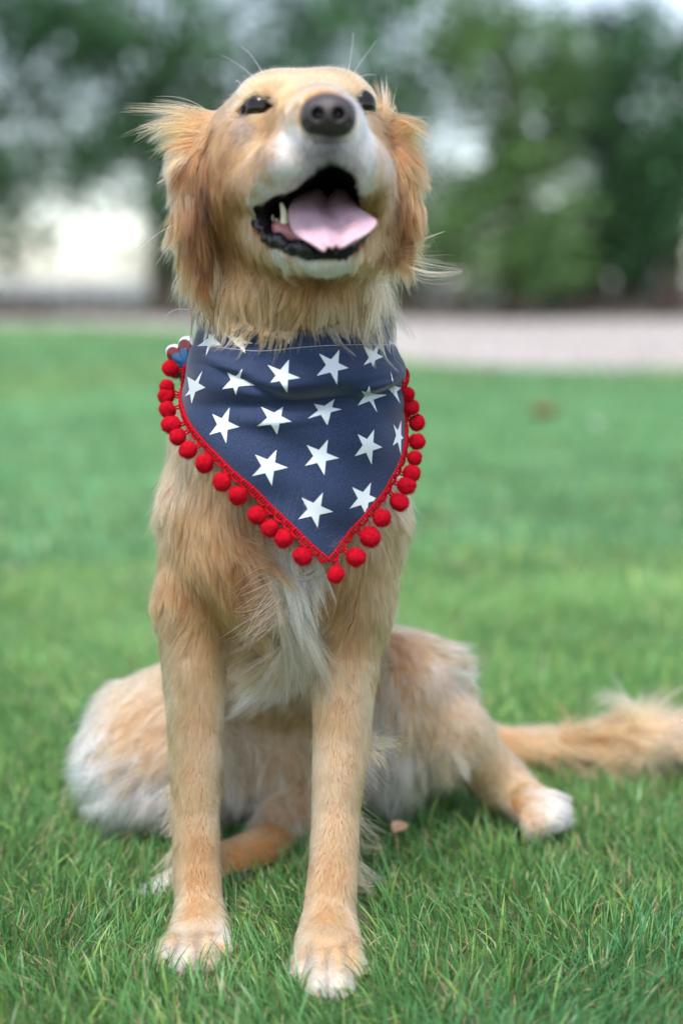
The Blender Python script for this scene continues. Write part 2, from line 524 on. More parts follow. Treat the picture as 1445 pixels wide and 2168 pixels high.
T('far tree showing between the dog and the thinning crown', 760, 29, [(700, 120, 160, 150), (840, 300, 120, 120, .8), (720, 420, 160, 160), (900, 520, 120, 80)], 8000, DG_, 40, 5.6, .16)
T('dark tree beyond the left edge, its crown cut by the frame', -260, 20, [(-260, 120, 180, 190), (-230, 350, 170, 160), (-300, 500, 160, 110)], 6000, DG_, 41, 4.8, .17)
T('dark tree beyond the right edge, its crown cut by the frame', 1660, 20.5, [(1650, 150, 150, 120), (1660, 350, 170, 160), (1650, 510, 160, 110)], 6000, MG_, 42, 4.6, .16)
# low brown scrub along the foot of the trees
scrub_m = leaf_material('dry scrub', trans=.2, rough=.8, spec=.1)
r_ = np.random.default_rng(61)
n = 16000
sxx = r_.uniform(-13, 15, n); syy = r_.uniform(18.6, 26, n)
uu_ = 722.5 + sxx / (syy + 1.25) * FPX
hh = .18 + .30 * r_.random(n) ** 2 + np.where(uu_ > 880, .30, 0) * r_.random(n)
keep = (~((uu_ > 110) & (uu_ < 330) & (r_.random(n) < .55)))
sxx, syy, hh = sxx[keep], syy[keep], hh[keep]; n = len(sxx)
c = np.stack([sxx, syy, hh * r_.uniform(.1, 1, n)], -1)
a, b = rand_frames(n, r_)
s = r_.uniform(.03, .10, n)[:, None]
me = mesh_from('scrub', np.stack([c - a * s, c + b * s * .35, c + a * s, c - b * s * .35], 1).reshape(-1, 3), np.arange(n * 4).reshape(-1, 4), False)
vcol(me, np.repeat(np.clip(np.where(r_.random(n)[:, None] < .72, np.array([[.155, .112, .098]]), np.array([[.05, .085, .035]])) * r_.normal(1, .25, (n, 1)), .01, .5), 4, 0))
tag(link('scrub', me, scrub_m), kind='stuff')
# ------------------------------------------------------------------ the dog: one continuous body, grown from rounded volumes
DOG = empty('dog', (-0.03, 0.1, 0.0))
tag(DOG, 'golden retriever sitting on the lawn with its head raised and mouth open', 'dog')

fld = Field((-0.36, -0.24, -0.03), (0.48, 0.56, 0.80), 0.0032)
C, E = fld.cone, fld.ell
# trunk
E(P(597, 1030, 0.105), (0.102, 0.125, 0.165), 0.03)
C(P(597, 1080, 0.14), 0.105, P(590, 1430, 0.33), 0.105, 0.04)
C(P(590, 1430, 0.33), 0.105, P(640, 1540, 0.40), 0.10, 0.04)
E(P(597, 1180, 0.03), (0.085, 0.055, 0.07), 0.03)                 # breast
C(P(475, 1110, 0.075), 0.060, P(425, 1270, 0.06), 0.036, 0.025)    # shoulders and upper arms
C(P(725, 1110, 0.065), 0.060, P(738, 1270, 0.045), 0.038, 0.025)
# neck
C(P(597, 930, 0.09), 0.086, P(612, 700, 0.075), 0.062, 0.03)
C(P(612, 700, 0.075), 0.060, P(622, 590, 0.058), 0.066, 0.02)
C(P(622, 590, 0.058), 0.067, P(628, 470, 0.045), 0.064, 0.03)
# front legs
chain = fld.chain
chain([(P(418, 1270, .055), .037), (P(411, 1400, .04), .0265), (P(414, 1560, .03), .0220), (P(414, 1720, .018), .0185),
       (P(417, 1830, .004), .0185), (P(421, 1930, -.015), .0185)])
chain([(P(733, 1270, .04), .039), (P(731, 1400, .024), .0275), (P(722, 1560, .010), .0225), (P(711, 1720, -.008), .0185),
       (P(706, 1830, -.025), .0190), (P(697, 1940, -.046), .0200)])
# paws: a knuckled hand with four toes each
def paw(wrist, toes, rt, body):
    E(body[0], body[1], 0.014)
    for (a, b) in toes:
        C(a, rt * .98, b, rt * .95, 0.0035)
paw(None, [(P(393, 1985, -.040), P(346, 2036, -.088)), (P(412, 1990, -.05), P(390, 2054, -.108)),
           (P(436, 1990, -.05), P(436, 2052, -.108)), (P(455, 1980, -.04), P(468, 2028, -.080))], .0115,
    (P(424, 1975, -.038), (.026, .030, .020)))
paw(None, [(P(662, 2010, -.08), P(642, 2076, -.122)), (P(682, 2020, -.09), P(674, 2103, -.152)),
           (P(710, 2020, -.09), P(714, 2101, -.152)), (P(730, 2005, -.08), P(744, 2066, -.118))], .0120,
    (P(695, 2000, -.073), (.027, .034, .021)))
for (a, b) in (((662, 2012, -.088), (657, 2090, -.142)), ((694, 2020, -.096), (694, 2106, -.164)), ((727, 2010, -.090), (731, 2086, -.138)),
               ((390, 1992, -.055), (368, 2048, -.103)), ((423, 1995, -.058), (413, 2060, -.116)), ((450, 1990, -.054), (454, 2046, -.101))):
    C(P(*a) + np.array([0, -.004, .006]), .0022, P(*b) + np.array([0, -.004, .007]), .0034, 0.004, sub=True)
# hind quarters: thigh and foot of the dog's right side (picture left)
E(P(325, 1575, .27), (.066, .115, .066), 0.03)
E(P(400, 1580, .25), (.07, .10, .09), 0.03)
chain([(P(610, 1745, .20), .030), (P(560, 1800, .135), .0205), (P(470, 1838, .085), .0195), (P(385, 1878, .06), .0185), (P(352, 1893, .05), .014)])
# the other hind leg, sprawled to picture right
C(P(740, 1500, .30), .076, P(880, 1450, .235), .040, 0.04)
E(P(838, 1510, .26), (.056, .085, .088), 0.03)
E(P(570, 1600, .27), (.080, .08, .080), 0.03)
C(P(880, 1450, .235), .040, P(955, 1555, .215), .031, 0.03)
C(P(955, 1545, .215), .033, P(1060, 1655, .225), .0235, 0.02)
C(P(1060, 1655, .225), .0235, P(1120, 1705, .20), .021, 0.012)
for (u2, v2, y2) in ((1168, 1700, .195), (1178, 1722, .175), (1160, 1737, .16), (1130, 1745, .155)):
    C(P(1120, 1706, .19), .015, P(u2, v2, y2), .0105, 0.008)
# tail along the ground
chain([(P(800, 1560, .42), .05), (P(1000, 1578, .40), .024), (P(1150, 1590, .385), .018), (P(1290, 1575, .375), .015), (P(1400, 1558, .37), .012), (P(1490, 1545, .37), .009)], 0.03)

# head
E(P(626, 300, .020), (.0655, .075, .0560), 0.015)
E(P(588, 206, -.012), (.028, .028, .0175), 0.012)        # brow on each side of the forehead furrow
E(P(692, 202, -.012), (.026, .028, .0175), 0.012)
E(P(722, 252, .006), (.030, .040, .030), 0.02)
E(P(520, 390, .012), (.036, .050, .050), 0.03)         # cheeks
E(P(752, 385, .010), (.034, .050, .050), 0.03)
C(P(664, 296, -.03), .041, P(692, 288, -.118), .0275, 0.02)       # muzzle
C(P(664, 262, -.03), .028, P(692, 250, -.132), .0175, 0.015)      # its bridge
E(P(635, 350, -.088), (.0310, .046, .0245), 0.008)     # upper lips
E(P(748, 346, -.090), (.0205, .042, .0235), 0.008)
E(P(572, 392, -.045), (.024, .042, .024), 0.02)
E(P(785, 392, -.045), (.014, .040, .026), 0.02)
C(P(560, 470, .0), .026, P(655, 533, -.082), .0125, 0.012)        # lower jaw
C(P(778, 460, .0), .026, P(725, 533, -.084), .0125, 0.012)
C(P(690, 534, -.068), .0150, P(691, 540, -.089), .0135, 0.010)
E(P(662, 500, -.005), (.053, .060, .028), 0.02)
# ear flaps
chain([(P(446, 282, .022), .016), (P(414, 360, .004), .0165), (P(408, 470, .000), .0155), (P(418, 575, .002), .010)], 0.006)
chain([(P(808, 282, .022), .016), (P(838, 360, .004), .0160), (P(845, 450, .002), .0145), (P(840, 535, .004), .010)], 0.006)
# mouth cavity: opens between the lips and runs back to the throat
MOUTH = [(541, 449), (560, 428), (596, 410), (632, 396), (655, 372), (674, 352), (700, 342), (726, 350), (748, 368),
         (762, 398), (774, 432), (770, 470), (756, 498), (735, 513), (690, 520), (640, 520), (604, 512), (572, 492)]
LIPS = [(531, 445), (550, 424), (592, 405), (630, 391), (652, 366), (672, 345), (700, 335), (728, 343), (752, 362),
        (768, 394), (782, 432), (779, 475), (764, 508), (752, 534), (733, 549), (690, 553), (650, 548), (636, 536), (606, 534), (570, 522), (545, 490)]
sl, X, Y, Z = fld.box(np.array([-.13, -.2, .50]), np.array([.10, .02, .75]))
pp = np.stack(np.broadcast_arrays(X, Y, Z), -1)
uv, dep = project(pp)
sd = poly_sd(uv[..., 0], uv[..., 1], MOUTH) * dep / FPX
back = np.broadcast_to(Y, sd.shape) - (0.004 + 0.0 * sd)
left_stop = -.028 - np.broadcast_to(Y, sd.shape)
d = np.maximum(sd + np.clip((np.broadcast_to(Y, sd.shape) + .075), 0, 1) * .22, back)
fld.put(sl, d.astype(np.float32), 0.006, sub=True)
# eye sockets
def skin_y(u, v):
    ys = np.linspace(-.12, .05, 400)
    q = np.array([P(u, v, y) for y in ys])
    return ys[np.argmax(fld.sample(q) < 0)]
EYES = [(P(551, 229, skin_y(551, 229) + .0135), .0130), (P(763, 222, skin_y(760, 222) + .0140), .0130)]
print('eyes', EYES)
EYE_SHAPE = [[(508, 250), (518, 228), (533, 212), (551, 205), (569, 208), (582, 217), (591, 227), (578, 236), (560, 243), (541, 247), (524, 250)],
             [(743, 209), (754, 207), (766, 213), (775, 224), (779, 237), (768, 237), (757, 233), (748, 225)]]
for shp in EYE_SHAPE:
    cu, cv = np.mean(shp, 0)
    ctr = P(cu, cv, -.03)
    sl, X, Y, Z = fld.box(ctr - .05, ctr + .05)
    pp = np.stack(np.broadcast_arrays(X, Y, Z), -1)
    uv, dep = project(pp)
    sdp = (poly_sd(uv[..., 0], uv[..., 1], shp) - 2.0) * dep / FPX
    fld.put(sl, np.maximum(sdp, pp[..., 1] - (skin_y(cu, cv) + .020)).astype(np.float32), .0015, sub=True)
bv, bf = surface_nets(fld.F, fld.o, fld.h)
for k in range(2):                                    # relax
    e = np.concatenate([bf[:, [0, 1]], bf[:, [1, 2]], bf[:, [2, 3]], bf[:, [3, 0]]])
    acc = np.zeros_like(bv); num = np.zeros(len(bv))
    np.add.at(acc, e[:, 0], bv[e[:, 1]]); np.add.at(num, e[:, 0], 1)
    np.add.at(acc, e[:, 1], bv[e[:, 0]]); np.add.at(num, e[:, 1], 1)
    bv = bv * .5 + acc / num[:, None] * .5
body_me = mesh_from('body', bv, bf)
body_bvh = BVHTree.FromPolygons(bv.tolist(), bf.tolist())
bn = fld.grad(bv)

def hit(u, v):
    d = norm(pray(u, v))
    loc, nrm, idx, dist = body_bvh.ray_cast(Vector(CAM), Vector(d))
    if loc is None: return None, None
    return np.array(loc), fld.grad(np.array(loc)[None])[0]
# ------------------------------------------------------------------ face parts
DARKSKIN = principled('dark wet skin', (0.012, 0.010, 0.011), 0.32, 0.5, bump=(260, 0.5, 0.002))
def dist_uv(v):
    uv, dep = project(v)
    return uv, dep
# colour of the skin below the coat; black lips and mouth lining
def build_skin_colours(base):
    uv, dep = dist_uv(bv)
    sdl = poly_sd(uv[:, 0], uv[:, 1], LIPS)
    front = bv[:, 1] < 0.02
    col = base.copy()
    lip = (sdl < 2) & front & (bv[:, 2] > .5)
    col[lip] = (0.012, 0.010, 0.011)
    return col, lip

nf = Field((-.05, -.19, .66), (.05, -.09, .74), 0.0009)
NC = P(694, 248, -.142)
def N(du, dv, y): return P(694 + du, 248 + dv, y)
nf.F[:] = .03
nf.ell(N(0, -8, -.142), (.0195, .018, .0150), 0.004, (12, 0, 0))
nf.ell(N(-32, 2, -.142), (.0095, .013, .0125), 0.005)
nf.ell(N(32, 2, -.142), (.0095, .013, .0125), 0.005)
nf.ell(N(2, 30, -.136), (.0125, .013, .0105), 0.006)
nf.ell(N(2, 46, -.130), (.0070, .010, .0070), 0.006)
for sx in (-1, 1):
    nf.cone(N(sx * 27, -6, -.170), .0064, N(sx * 21, -8, -.1535), .0042, 0.0022, sub=True)
    nf.cone(N(sx * 33, 6, -.166), .0030, N(sx * 50, 16, -.150), .0014, 0.002, sub=True)
nf.cone(N(2, 18, -.164), .0011, N(2, 62, -.147), .0013, 0.0025, sub=True)
nv, nq = surface_nets(nf.F, nf.o, nf.h)
nuv, ndp = project(nv)
nmask = np.zeros(len(nv), bool)
for sx in (-1, 1):
    nmask |= (((nuv[:, 0] - 694 - sx * 25) / 16) ** 2 + ((nuv[:, 1] - 243) / 17) ** 2 < 1) & (nf.grad(nv) @ np.array([0, -1., 0]) < .8)
ncol = np.where(nmask[:, None], np.array([[.010, .007, .008]]), np.array([[.040, .027, .029]]))
ncol = np.where(((nuv[:, 1] > 268) & ~nmask)[:, None], np.array([[.022, .019, .021]]), ncol)  # lower nose darker: the lit top plane is put into the colour
nose_me = mesh_from('nose', nv, nq); vcol(nose_me, ncol)
nose = link('nose', nose_me, principled('nose leather', (0.036, 0.025, 0.027), 0.40, 0.5, bump=(1100, 0.6, 0.0009), attr='col'), DOG)

# eyes
eye_mat = principled('dark brown eye', (0.012, 0.007, 0.004), 0.10, 0.35)
def uv_sphere(r, nu=28, nv_=16):
    V = [(0, 0, r)]
    for i in range(1, nv_):
        for j in range(nu):
            a, b = math.pi * i / nv_, 2 * math.pi * j / nu
            V.append((r * math.sin(a) * math.cos(b), r * math.sin(a) * math.sin(b), r * math.cos(a)))
    V.append((0, 0, -r))
    T, Q = [], []
    for j in range(nu):
        T.append((0, 1 + j, 1 + (j + 1) % nu))
        for i in range(nv_ - 2):
            a, b = 1 + i * nu + j, 1 + i * nu + (j + 1) % nu
            Q.append((a, a + nu, b + nu, b))
        T.append((len(V) - 1, 1 + (nv_ - 2) * nu + (j + 1) % nu, 1 + (nv_ - 2) * nu + j))
    return np.array(V), [np.array(T), np.array(Q)]
def tube(path, rad, n=8, closed=False):
    path = np.asarray(path, float); m = len(path)
    rad = np.broadcast_to(np.asarray(rad, float), (m,))
    if closed: tg = norm(np.roll(path, -1, 0) - np.roll(path, 1, 0))
    else: tg = norm(np.gradient(path, axis=0))
    ref = np.array([0.3, 0.1, 0.95])
    s = norm(np.cross(tg, ref)); b = np.cross(tg, s)
    a = np.arange(n) * 2 * math.pi / n
    V = (path[:, None] + rad[:, None, None] * (np.cos(a)[None, :, None] * s[:, None] + np.sin(a)[None, :, None] * b[:, None])).reshape(-1, 3)
    F = []
    for i in range(m if closed else m - 1):
        i2 = (i + 1) % m
        for j in range(n):
            F.append((i * n + j, i * n + (j + 1) % n, i2 * n + (j + 1) % n, i2 * n + j))
    Fs = [np.array(F)]
    if not closed:
        T = []
        V = np.concatenate([V, path[:1] - tg[:1] * rad[0] * .6, path[-1:] + tg[-1:] * rad[-1] * .6])
        for j in range(n):
            T.append((len(V) - 2, (j + 1) % n, j))
            T.append((len(V) - 1, (m - 1) * n + j, (m - 1) * n + (j + 1) % n))
        Fs.append(np.array(T))
    return V, Fs
sv, sf = uv_sphere(.0130)
eye_me = mesh_from('eye', sv, sf)
for (c, r), shp in zip(EYES, EYE_SHAPE):
    e = link('eye', eye_me, eye_mat, DOG, loc=Vector(c) - DOG.location)
    path = []
    for (u, v) in shp:
        cu, cv = np.mean(shp, 0)
        l_ = math.hypot(u - cu, v - cv)
        p, n = hit(u + (u - cu) / l_ * 5, v + (v - cv) / l_ * 5)
        p = p if p is not None else P(u, v, c[1])
        dirn = norm(pray(u, v))
        # nearest of skin and eyeball along the line of sight
        oc = CAM - c; bq = (oc * dirn).sum(); disc = bq * bq - ((oc ** 2).sum() - r * r)
        if False:
            pe = CAM + dirn * (-bq - math.sqrt(disc))
            if pe[1] < p[1]: p = pe
        path.append(p)
    path = np.array(path)
    for _ in range(2):                                # rounder outline
        q = np.empty((len(path) * 2, 3)); q[0::2] = path * .75 + np.roll(path, -1, 0) * .25; q[1::2] = path * .25 + np.roll(path, -1, 0) * .75
        path = q
    tv, tf = tube(path, .0019, 8, True)
    lid = link('eyelid', mesh_from('eyelid', tv, tf), DARKSKIN, DOG)

# tongue: a soft sheet with a groove, lying over the lower lip
rows = [((648, 398, -.030), (735, 398, -.030)), ((620, 412, -.052), (752, 418, -.055)), ((611, 432, -.075), (766, 436, -.082)),
        ((611, 456, -.094), (786, 450, -.104)), ((618, 482, -.108), (798, 464, -.114)), ((634, 500, -.122), (786, 484, -.125)),
        ((655, 513, -.130), (762, 502, -.130)), ((670, 522, -.134), (744, 513, -.134)), ((684, 530, -.137), (726, 526, -.137))]
L_ = np.array([P(*a) for a, b in rows]); R_ = np.array([P(*b) for a, b in rows])
def resample(a, n):
    t = np.linspace(0, len(a) - 1, n); i = np.minimum(t.astype(int), len(a) - 2); f = (t - i)[:, None]
    f = f
    p0 = a[np.maximum(i - 1, 0)]; p1 = a[i]; p2 = a[i + 1]; p3 = a[np.minimum(i + 2, len(a) - 1)]
    return .5 * (2 * p1 + (p2 - p0) * f + (2 * p0 - 5 * p1 + 4 * p2 - p3) * f ** 2 + (3 * p1 - p0 - 3 * p2 + p3) * f ** 3)
NB, NA = 40, 29
Lr, Rr = resample(L_, NB), resample(R_, NB)
aa = np.linspace(-1, 1, NA)
top = np.zeros((NB, NA, 3))
up = np.array([0, -.35, .93])
for i in range(NB):
    t = i / (NB - 1)
    w = .5 + .5 * aa
    row = Lr[i][None] * (1 - w)[:, None] + Rr[i][None] * w[:, None]
    groove = -.0075 * np.exp(-((aa - .05) / .25) ** 2) * (1 - t) ** .8 + .003 * (1 - aa ** 2) * t
    wav = .0012 * np.sin(aa * 9 + t * 6) * t
    edge = -.0035 * np.abs(aa) ** 5 * (1 - t)
    top[i] = row + up * (groove + edge + wav)[:, None]
thick = .0045 * np.sqrt(np.clip(1 - np.abs(aa) ** 6, 0, 1))[None, :] * np.sqrt(np.clip(1 - (np.arange(NB) / (NB - 1)) ** 8, 0, 1))[:, None]
bot = top - up * thick[..., None] + np.array([0, .002, 0])
V = np.concatenate([top.reshape(-1, 3), bot.reshape(-1, 3)])
Q = []
g = lambda i, j, s: s * NB * NA + i * NA + j
for i in range(NB - 1):
    for j in range(NA - 1):
        Q.append((g(i, j, 0), g(i + 1, j, 0), g(i + 1, j + 1, 0), g(i, j + 1, 0)))
        Q.append((g(i, j, 1), g(i, j + 1, 1), g(i + 1, j + 1, 1), g(i + 1, j, 1)))
for i in range(NB - 1):
    Q.append((g(i, 0, 0), g(i, 0, 1), g(i + 1, 0, 1), g(i + 1, 0, 0)))
    Q.append((g(i, NA - 1, 0), g(i + 1, NA - 1, 0), g(i + 1, NA - 1, 1), g(i, NA - 1, 1)))
for j in range(NA - 1):
    Q.append((g(NB - 1, j, 0), g(NB - 1, j, 1), g(NB - 1, j + 1, 1), g(NB - 1, j + 1, 0)))
tongue = link('tongue', mesh_from('tongue', V, np.array(Q)),
              principled('tongue', (0.58, 0.37, 0.43), 0.33, 0.5, sss=0.3, noise=(120, 0.14), bump=(1300, 0.6, 0.0010)), DOG)

# lower teeth and gum on the open side of the mouth
tooth_mat = principled('tooth enamel', (0.72, 0.64, 0.48), 0.3, 0.5, noise=(120, 0.15))
gum_mat = principled('pink gum', (0.38, 0.13, 0.14), 0.35, 0.5, noise=(80, 0.25))
def cone_path(a, b, r0, r1, bend=(0, 0, 0)):
    t = np.linspace(0, 1, 9)[:, None]
    p = a * (1 - t) + b * t + np.array(bend) * (np.sin(math.pi * t))
    r = r0 + (r1 - r0) * t[:, 0] ** 1.3
    return tube(p, r, 10)
tv, tf = cone_path(P(603, 478, -.076), P(595, 430, -.078), .0042, .0013, (.001, 0, 0))
link('tooth', mesh_from('tooth', tv, tf), tooth_mat, DOG)
for (u, v, y, r) in ((586, 470, -.055, .0030), (577, 462, -.042, .0032), (571, 455, -.03, .0034), (752, 478, -.07, .0028), (760, 465, -.05, .003)):
    tv, tf = cone_path(P(u + 1, v + 16, y), P(u, v - 8, y), r, r * .35)
    link('tooth', mesh_from('tooth', tv, tf), tooth_mat, DOG)
tv, tf = tube(np.array([P(u, v, y) for u, v, y in ((575, 476, -.03), (586, 482, -.05), (600, 484, -.074), (618, 496, -.082), (650, 512, -.086), (690, 518, -.090), (730, 512, -.085), (752, 495, -.065), (763, 478, -.045))]), np.array([.004, .0055, .0075, .006, .005, .005, .005, .005, .004]), 10)
link('gum', mesh_from('gum', tv, tf), gum_mat, DOG)
# crinkled black lower lip
def bumpy(path, r, amp, seed, n=10, m=46):
    p = resample(np.array(path), m); rr = np.random.default_rng(seed)
    rad = r * (1 + amp * np.convolve(rr.normal(size=m + 6), np.ones(7) / 7, 'valid'))
    jt = rr.normal(size=(m + 4, 3)) * r * .5
    p = p + np.stack([np.convolve(jt[:, a], np.ones(5) / 5, 'valid') for a in range(3)], 1)
    return tube(p, np.abs(rad), n)
tv, tf = bumpy([P(u, v, y) for u, v, y in ((540, 447, -.030), (548, 470, -.044), (560, 494, -.060), (578, 510, -.072), (602, 520, -.084), (626, 525, -.092), (645, 530, -.094))], .0054, 1.0, 4, n=14, m=60)
link('lower_lip', mesh_from('lower_lip', tv, tf), DARKSKIN, DOG)
tv, tf = bumpy([P(u, v, y) for u, v, y in ((640, 529, -.088), (665, 538, -.093), (692, 541, -.096), (720, 537, -.094), (742, 522, -.088), (758, 498, -.078), (770, 470, -.062))], .0050, .5, 5, n=14, m=60)
link('lower_lip', mesh_from('lower_lip', tv, tf), DARKSKIN, DOG)
# pads under the tucked hind foot
pad = fld.__class__((-.16, -.02, -.02), (-.04, .13, .05), .0015)
pad.ell(P(497, 1868, .066), (.013, .012, .009), .004)
pad.ell(P(520, 1858, .078), (.010, .010, .008), .004)
pvv, pq = surface_nets(pad.F, pad.o, pad.h)
link('paw_pad', mesh_from('paw_pad', pvv, pq), principled('paw pad', (.02, .018, .018), .7, .3, bump=(500, .5, .001)), DOG)

# claws
claw_mat = principled('claw', (.16, .12, .09), .45, .4, noise=(200, .3))
for (u, v, y) in ((346, 2040, -.099), (390, 2058, -.120), (436, 2056, -.120), (470, 2033, -.091), (641, 2082, -.134), (674, 2108, -.164), (714, 2106, -.164), (745, 2072, -.130)):
    p = P(u, v, y)
    tv, tf = cone_path(p + np.array([0, .006, .001]), p + np.array([0, -.006, -.006]), .0030, .0010, (0, -.001, .002))
    link('claw', mesh_from('claw', tv, tf), claw_mat, DOG)
# ------------------------------------------------------------------ bandana
BAND = empty('bandana', P(600, 900, 0.085))
tag(BAND, 'navy blue bandana with white stars and red pom-poms, tied round the neck of the dog', 'bandana')
YC = 0.085
_vr = np.array([640, 665, 690, 728, 742, 780, 830, 870, 940, 1020, 1100, 1195.])
_yf = np.array([.022, .016, .008, -.006, -.014, -.022, -.026, -.026, -.036, -.044, -.049, -.049])
_a = np.array([.0890, .0900, .0910, .0925, .0945, .0985, .1030, .1060, .1100, .1130, .115, .115])
_uc = np.array([614, 614, 614, 614, 614, 615, 616, 617, 617, 617, 617, 617.])
def band_xyz(vv, phi):
    yf = np.interp(vv, _vr, _yf); a = np.interp(vv, _vr, _a); uc = np.interp(vv, _vr, _uc)
    d2 = (1084 - vv) / FPX                                   # height on the front line
    dy = d2 * ROT[0][1] + d2 * ROT[1][1] + ROT[2][1]
    dy = d2 * ROT[1][1] + ROT[2][1]; dz = d2 * ROT[1][2] + ROT[2][2]
    tt = (yf - CAM[1]) / dy
    z = CAM[2] + dz * tt
    xc = (uc - 722.5) / FPX * tt
    b = YC - yf
    cx, cy = np.sin(phi), -np.cos(phi)
    n_ = 2.35                                                # a little squarer than an ellipse
    rr = (np.abs(cx) ** n_ + np.abs(cy) ** n_) ** (-1 / n_)
    u = 722.5 + (xc + a * cx * rr) / tt * FPX
    g = lambda q, c, w: np.exp(-((q - c) / w) ** 2)
    dr = (.0075 * g(vv, 806 - .05 * (u - 660), 26) * g(u, 650, 140)
          - .0055 * g(vv, 852 - .06 * (u - 640), 13) * g(u, 640, 130)
          + .0020 * g(vv, 884 - .06 * (u - 640), 16) * g(u, 650, 150)
          + .0038 * g(vv, 772 + .35 * (u - 470), 15) * g(u, 500, 70)
          - .0036 * g(vv, 806 + .42 * (u - 520), 15) * g(u, 540, 70)
          + .0036 * g(vv, 812 - .5 * (u - 800), 16) * g(u, 800, 40)
          - .0030 * g(vv, 845 - .3 * (u - 800), 14) * g(u, 800, 46)
          + .0022 * g(vv, 900 + .25 * (u - 600), 30) * g(u, 560, 140)
          + .0009 * np.sin(u * .031 + vv * .017) + .0008 * np.sin(u * .019 - vv * .043 + 2)
          - .0012 * g(vv, 737, 5))
    k = rr * (1 + 2.3 * dr / .11)
    return np.stack([xc + a * cx * k, YC + b * cy * k, z], -1)
_V, _PH = np.meshgrid(np.linspace(640, 1195, 260), np.radians(np.linspace(-105, 105, 421)), indexing='ij')
_G = band_xyz(_V, _PH)
_GU, _ = project(_G)
EDGE_L = [(384, 768), (386, 815), (392, 858), (406, 892), (440, 936), (480, 975), (530, 1020), (575, 1065), (625, 1110), (665, 1150), (693, 1174)]
EDGE_R = [(852, 800), (854, 845), (855, 890), (851, 945), (835, 990), (812, 1030), (780, 1068), (745, 1110), (715, 1150), (693, 1174)]
def edge_param(edge, sign):
    out = []
    for (u, v) in edge:
        d = (_GU[..., 0] - u) ** 2 + (_GU[..., 1] - v) ** 2
        if (u, v) != edge[-1]: d = np.where((np.sign(_PH) * sign < 0) & (np.abs(_PH) > .5), 1e9, d)
        i = np.unravel_index(np.argmin(d), d.shape)
        out.append((_V[i], _PH[i]))
    return out
eL, eR = edge_param(EDGE_L, -1), edge_param(EDGE_R, 1)
tip = eL[-1]; eR[-1] = tip
topL, topR = eL[0], eR[0]
eL = [(715, -math.pi + .001), (topL[0] - 28, -2.6), (topL[0] - 14, -2.1)] + eL
eR = [(715, math.pi - .001), (topR[0] - 36, 2.7), (topR[0] - 18, 2.15)] + eR
def mono(e):
    v = np.array([q[0] for q in e]); p = np.array([q[1] for q in e])
    v = np.maximum.accumulate(v + np.arange(len(v)) * .5)
    vs = np.linspace(v[0], v[-1], 400)
    ps = np.interp(vs, v, p)
    ker = np.hanning(31); ker /= ker.sum()
    pad = np.concatenate([np.full(15, ps[0]), ps, 2 * ps[-1] - ps[-2:-17:-1]])
    return vs, np.convolve(pad, ker, 'valid')
vL, pL = mono(eL); vR, pR = mono(eR)
VT = min(vL[-1], vR[-1])
NR, NS = 190, 221
rowv = np.concatenate([np.linspace(664, 740, 36)[:-1], np.linspace(740, VT - .3, NR - 35)])
cl = np.zeros((NR, NS, 3)); clphi = np.zeros((NR, NS))
for i, v in enumerate(rowv):
    a = np.interp(v, vL, pL); b = np.interp(v, vR, pR)
    if b < a: a = b = (a + b) / 2
    ph = np.linspace(a, b, NS)
    cl[i] = band_xyz(np.full(NS, v), ph); clphi[i] = ph
for _ in range(6):                                            # keep the cloth off the body
    s_ = fld.sample(cl)
    push = np.clip(np.interp(rowv, [664, 720], [.0035, .008])[:, None] - s_, 0, .02)
    cl = cl + fld.grad(cl) * push[..., None]
for _ in range(6):
    sm = cl.copy()
    sm[1:-1, 1:-1] = (cl[:-2, 1:-1] + cl[2:, 1:-1] + cl[1:-1, :-2] + cl[1:-1, 2:]) / 4
    cl = cl * .6 + sm * .4
gi = np.arange(NR * NS).reshape(NR, NS)
Q = np.stack([gi[:-1, :-1], gi[1:, :-1], gi[1:, 1:], gi[:-1, 1:]], -1).reshape(-1, 4)
cl_me = mesh_from('cloth', cl.reshape(-1, 3), Q)
uvl = cl_me.uv_layers.new(name='weave')
arc = np.concatenate([np.zeros((NR, 1)), np.cumsum(np.linalg.norm(np.diff(cl, axis=1), axis=2), 1)], 1)
arc -= arc[:, NS // 2][:, None]
zz = np.repeat(np.cumsum(np.concatenate([[0], np.linalg.norm(np.diff(cl[:, NS // 2], axis=0), axis=1)]))[:, None], NS, 1)
uvv = np.stack([arc, zz], -1).reshape(-1, 2)
li = np.zeros(len(cl_me.loops), np.int32); cl_me.loops.foreach_get('vertex_index', li)
uvl.data.foreach_set('uv', uvv[li].astype(np.float32).ravel())

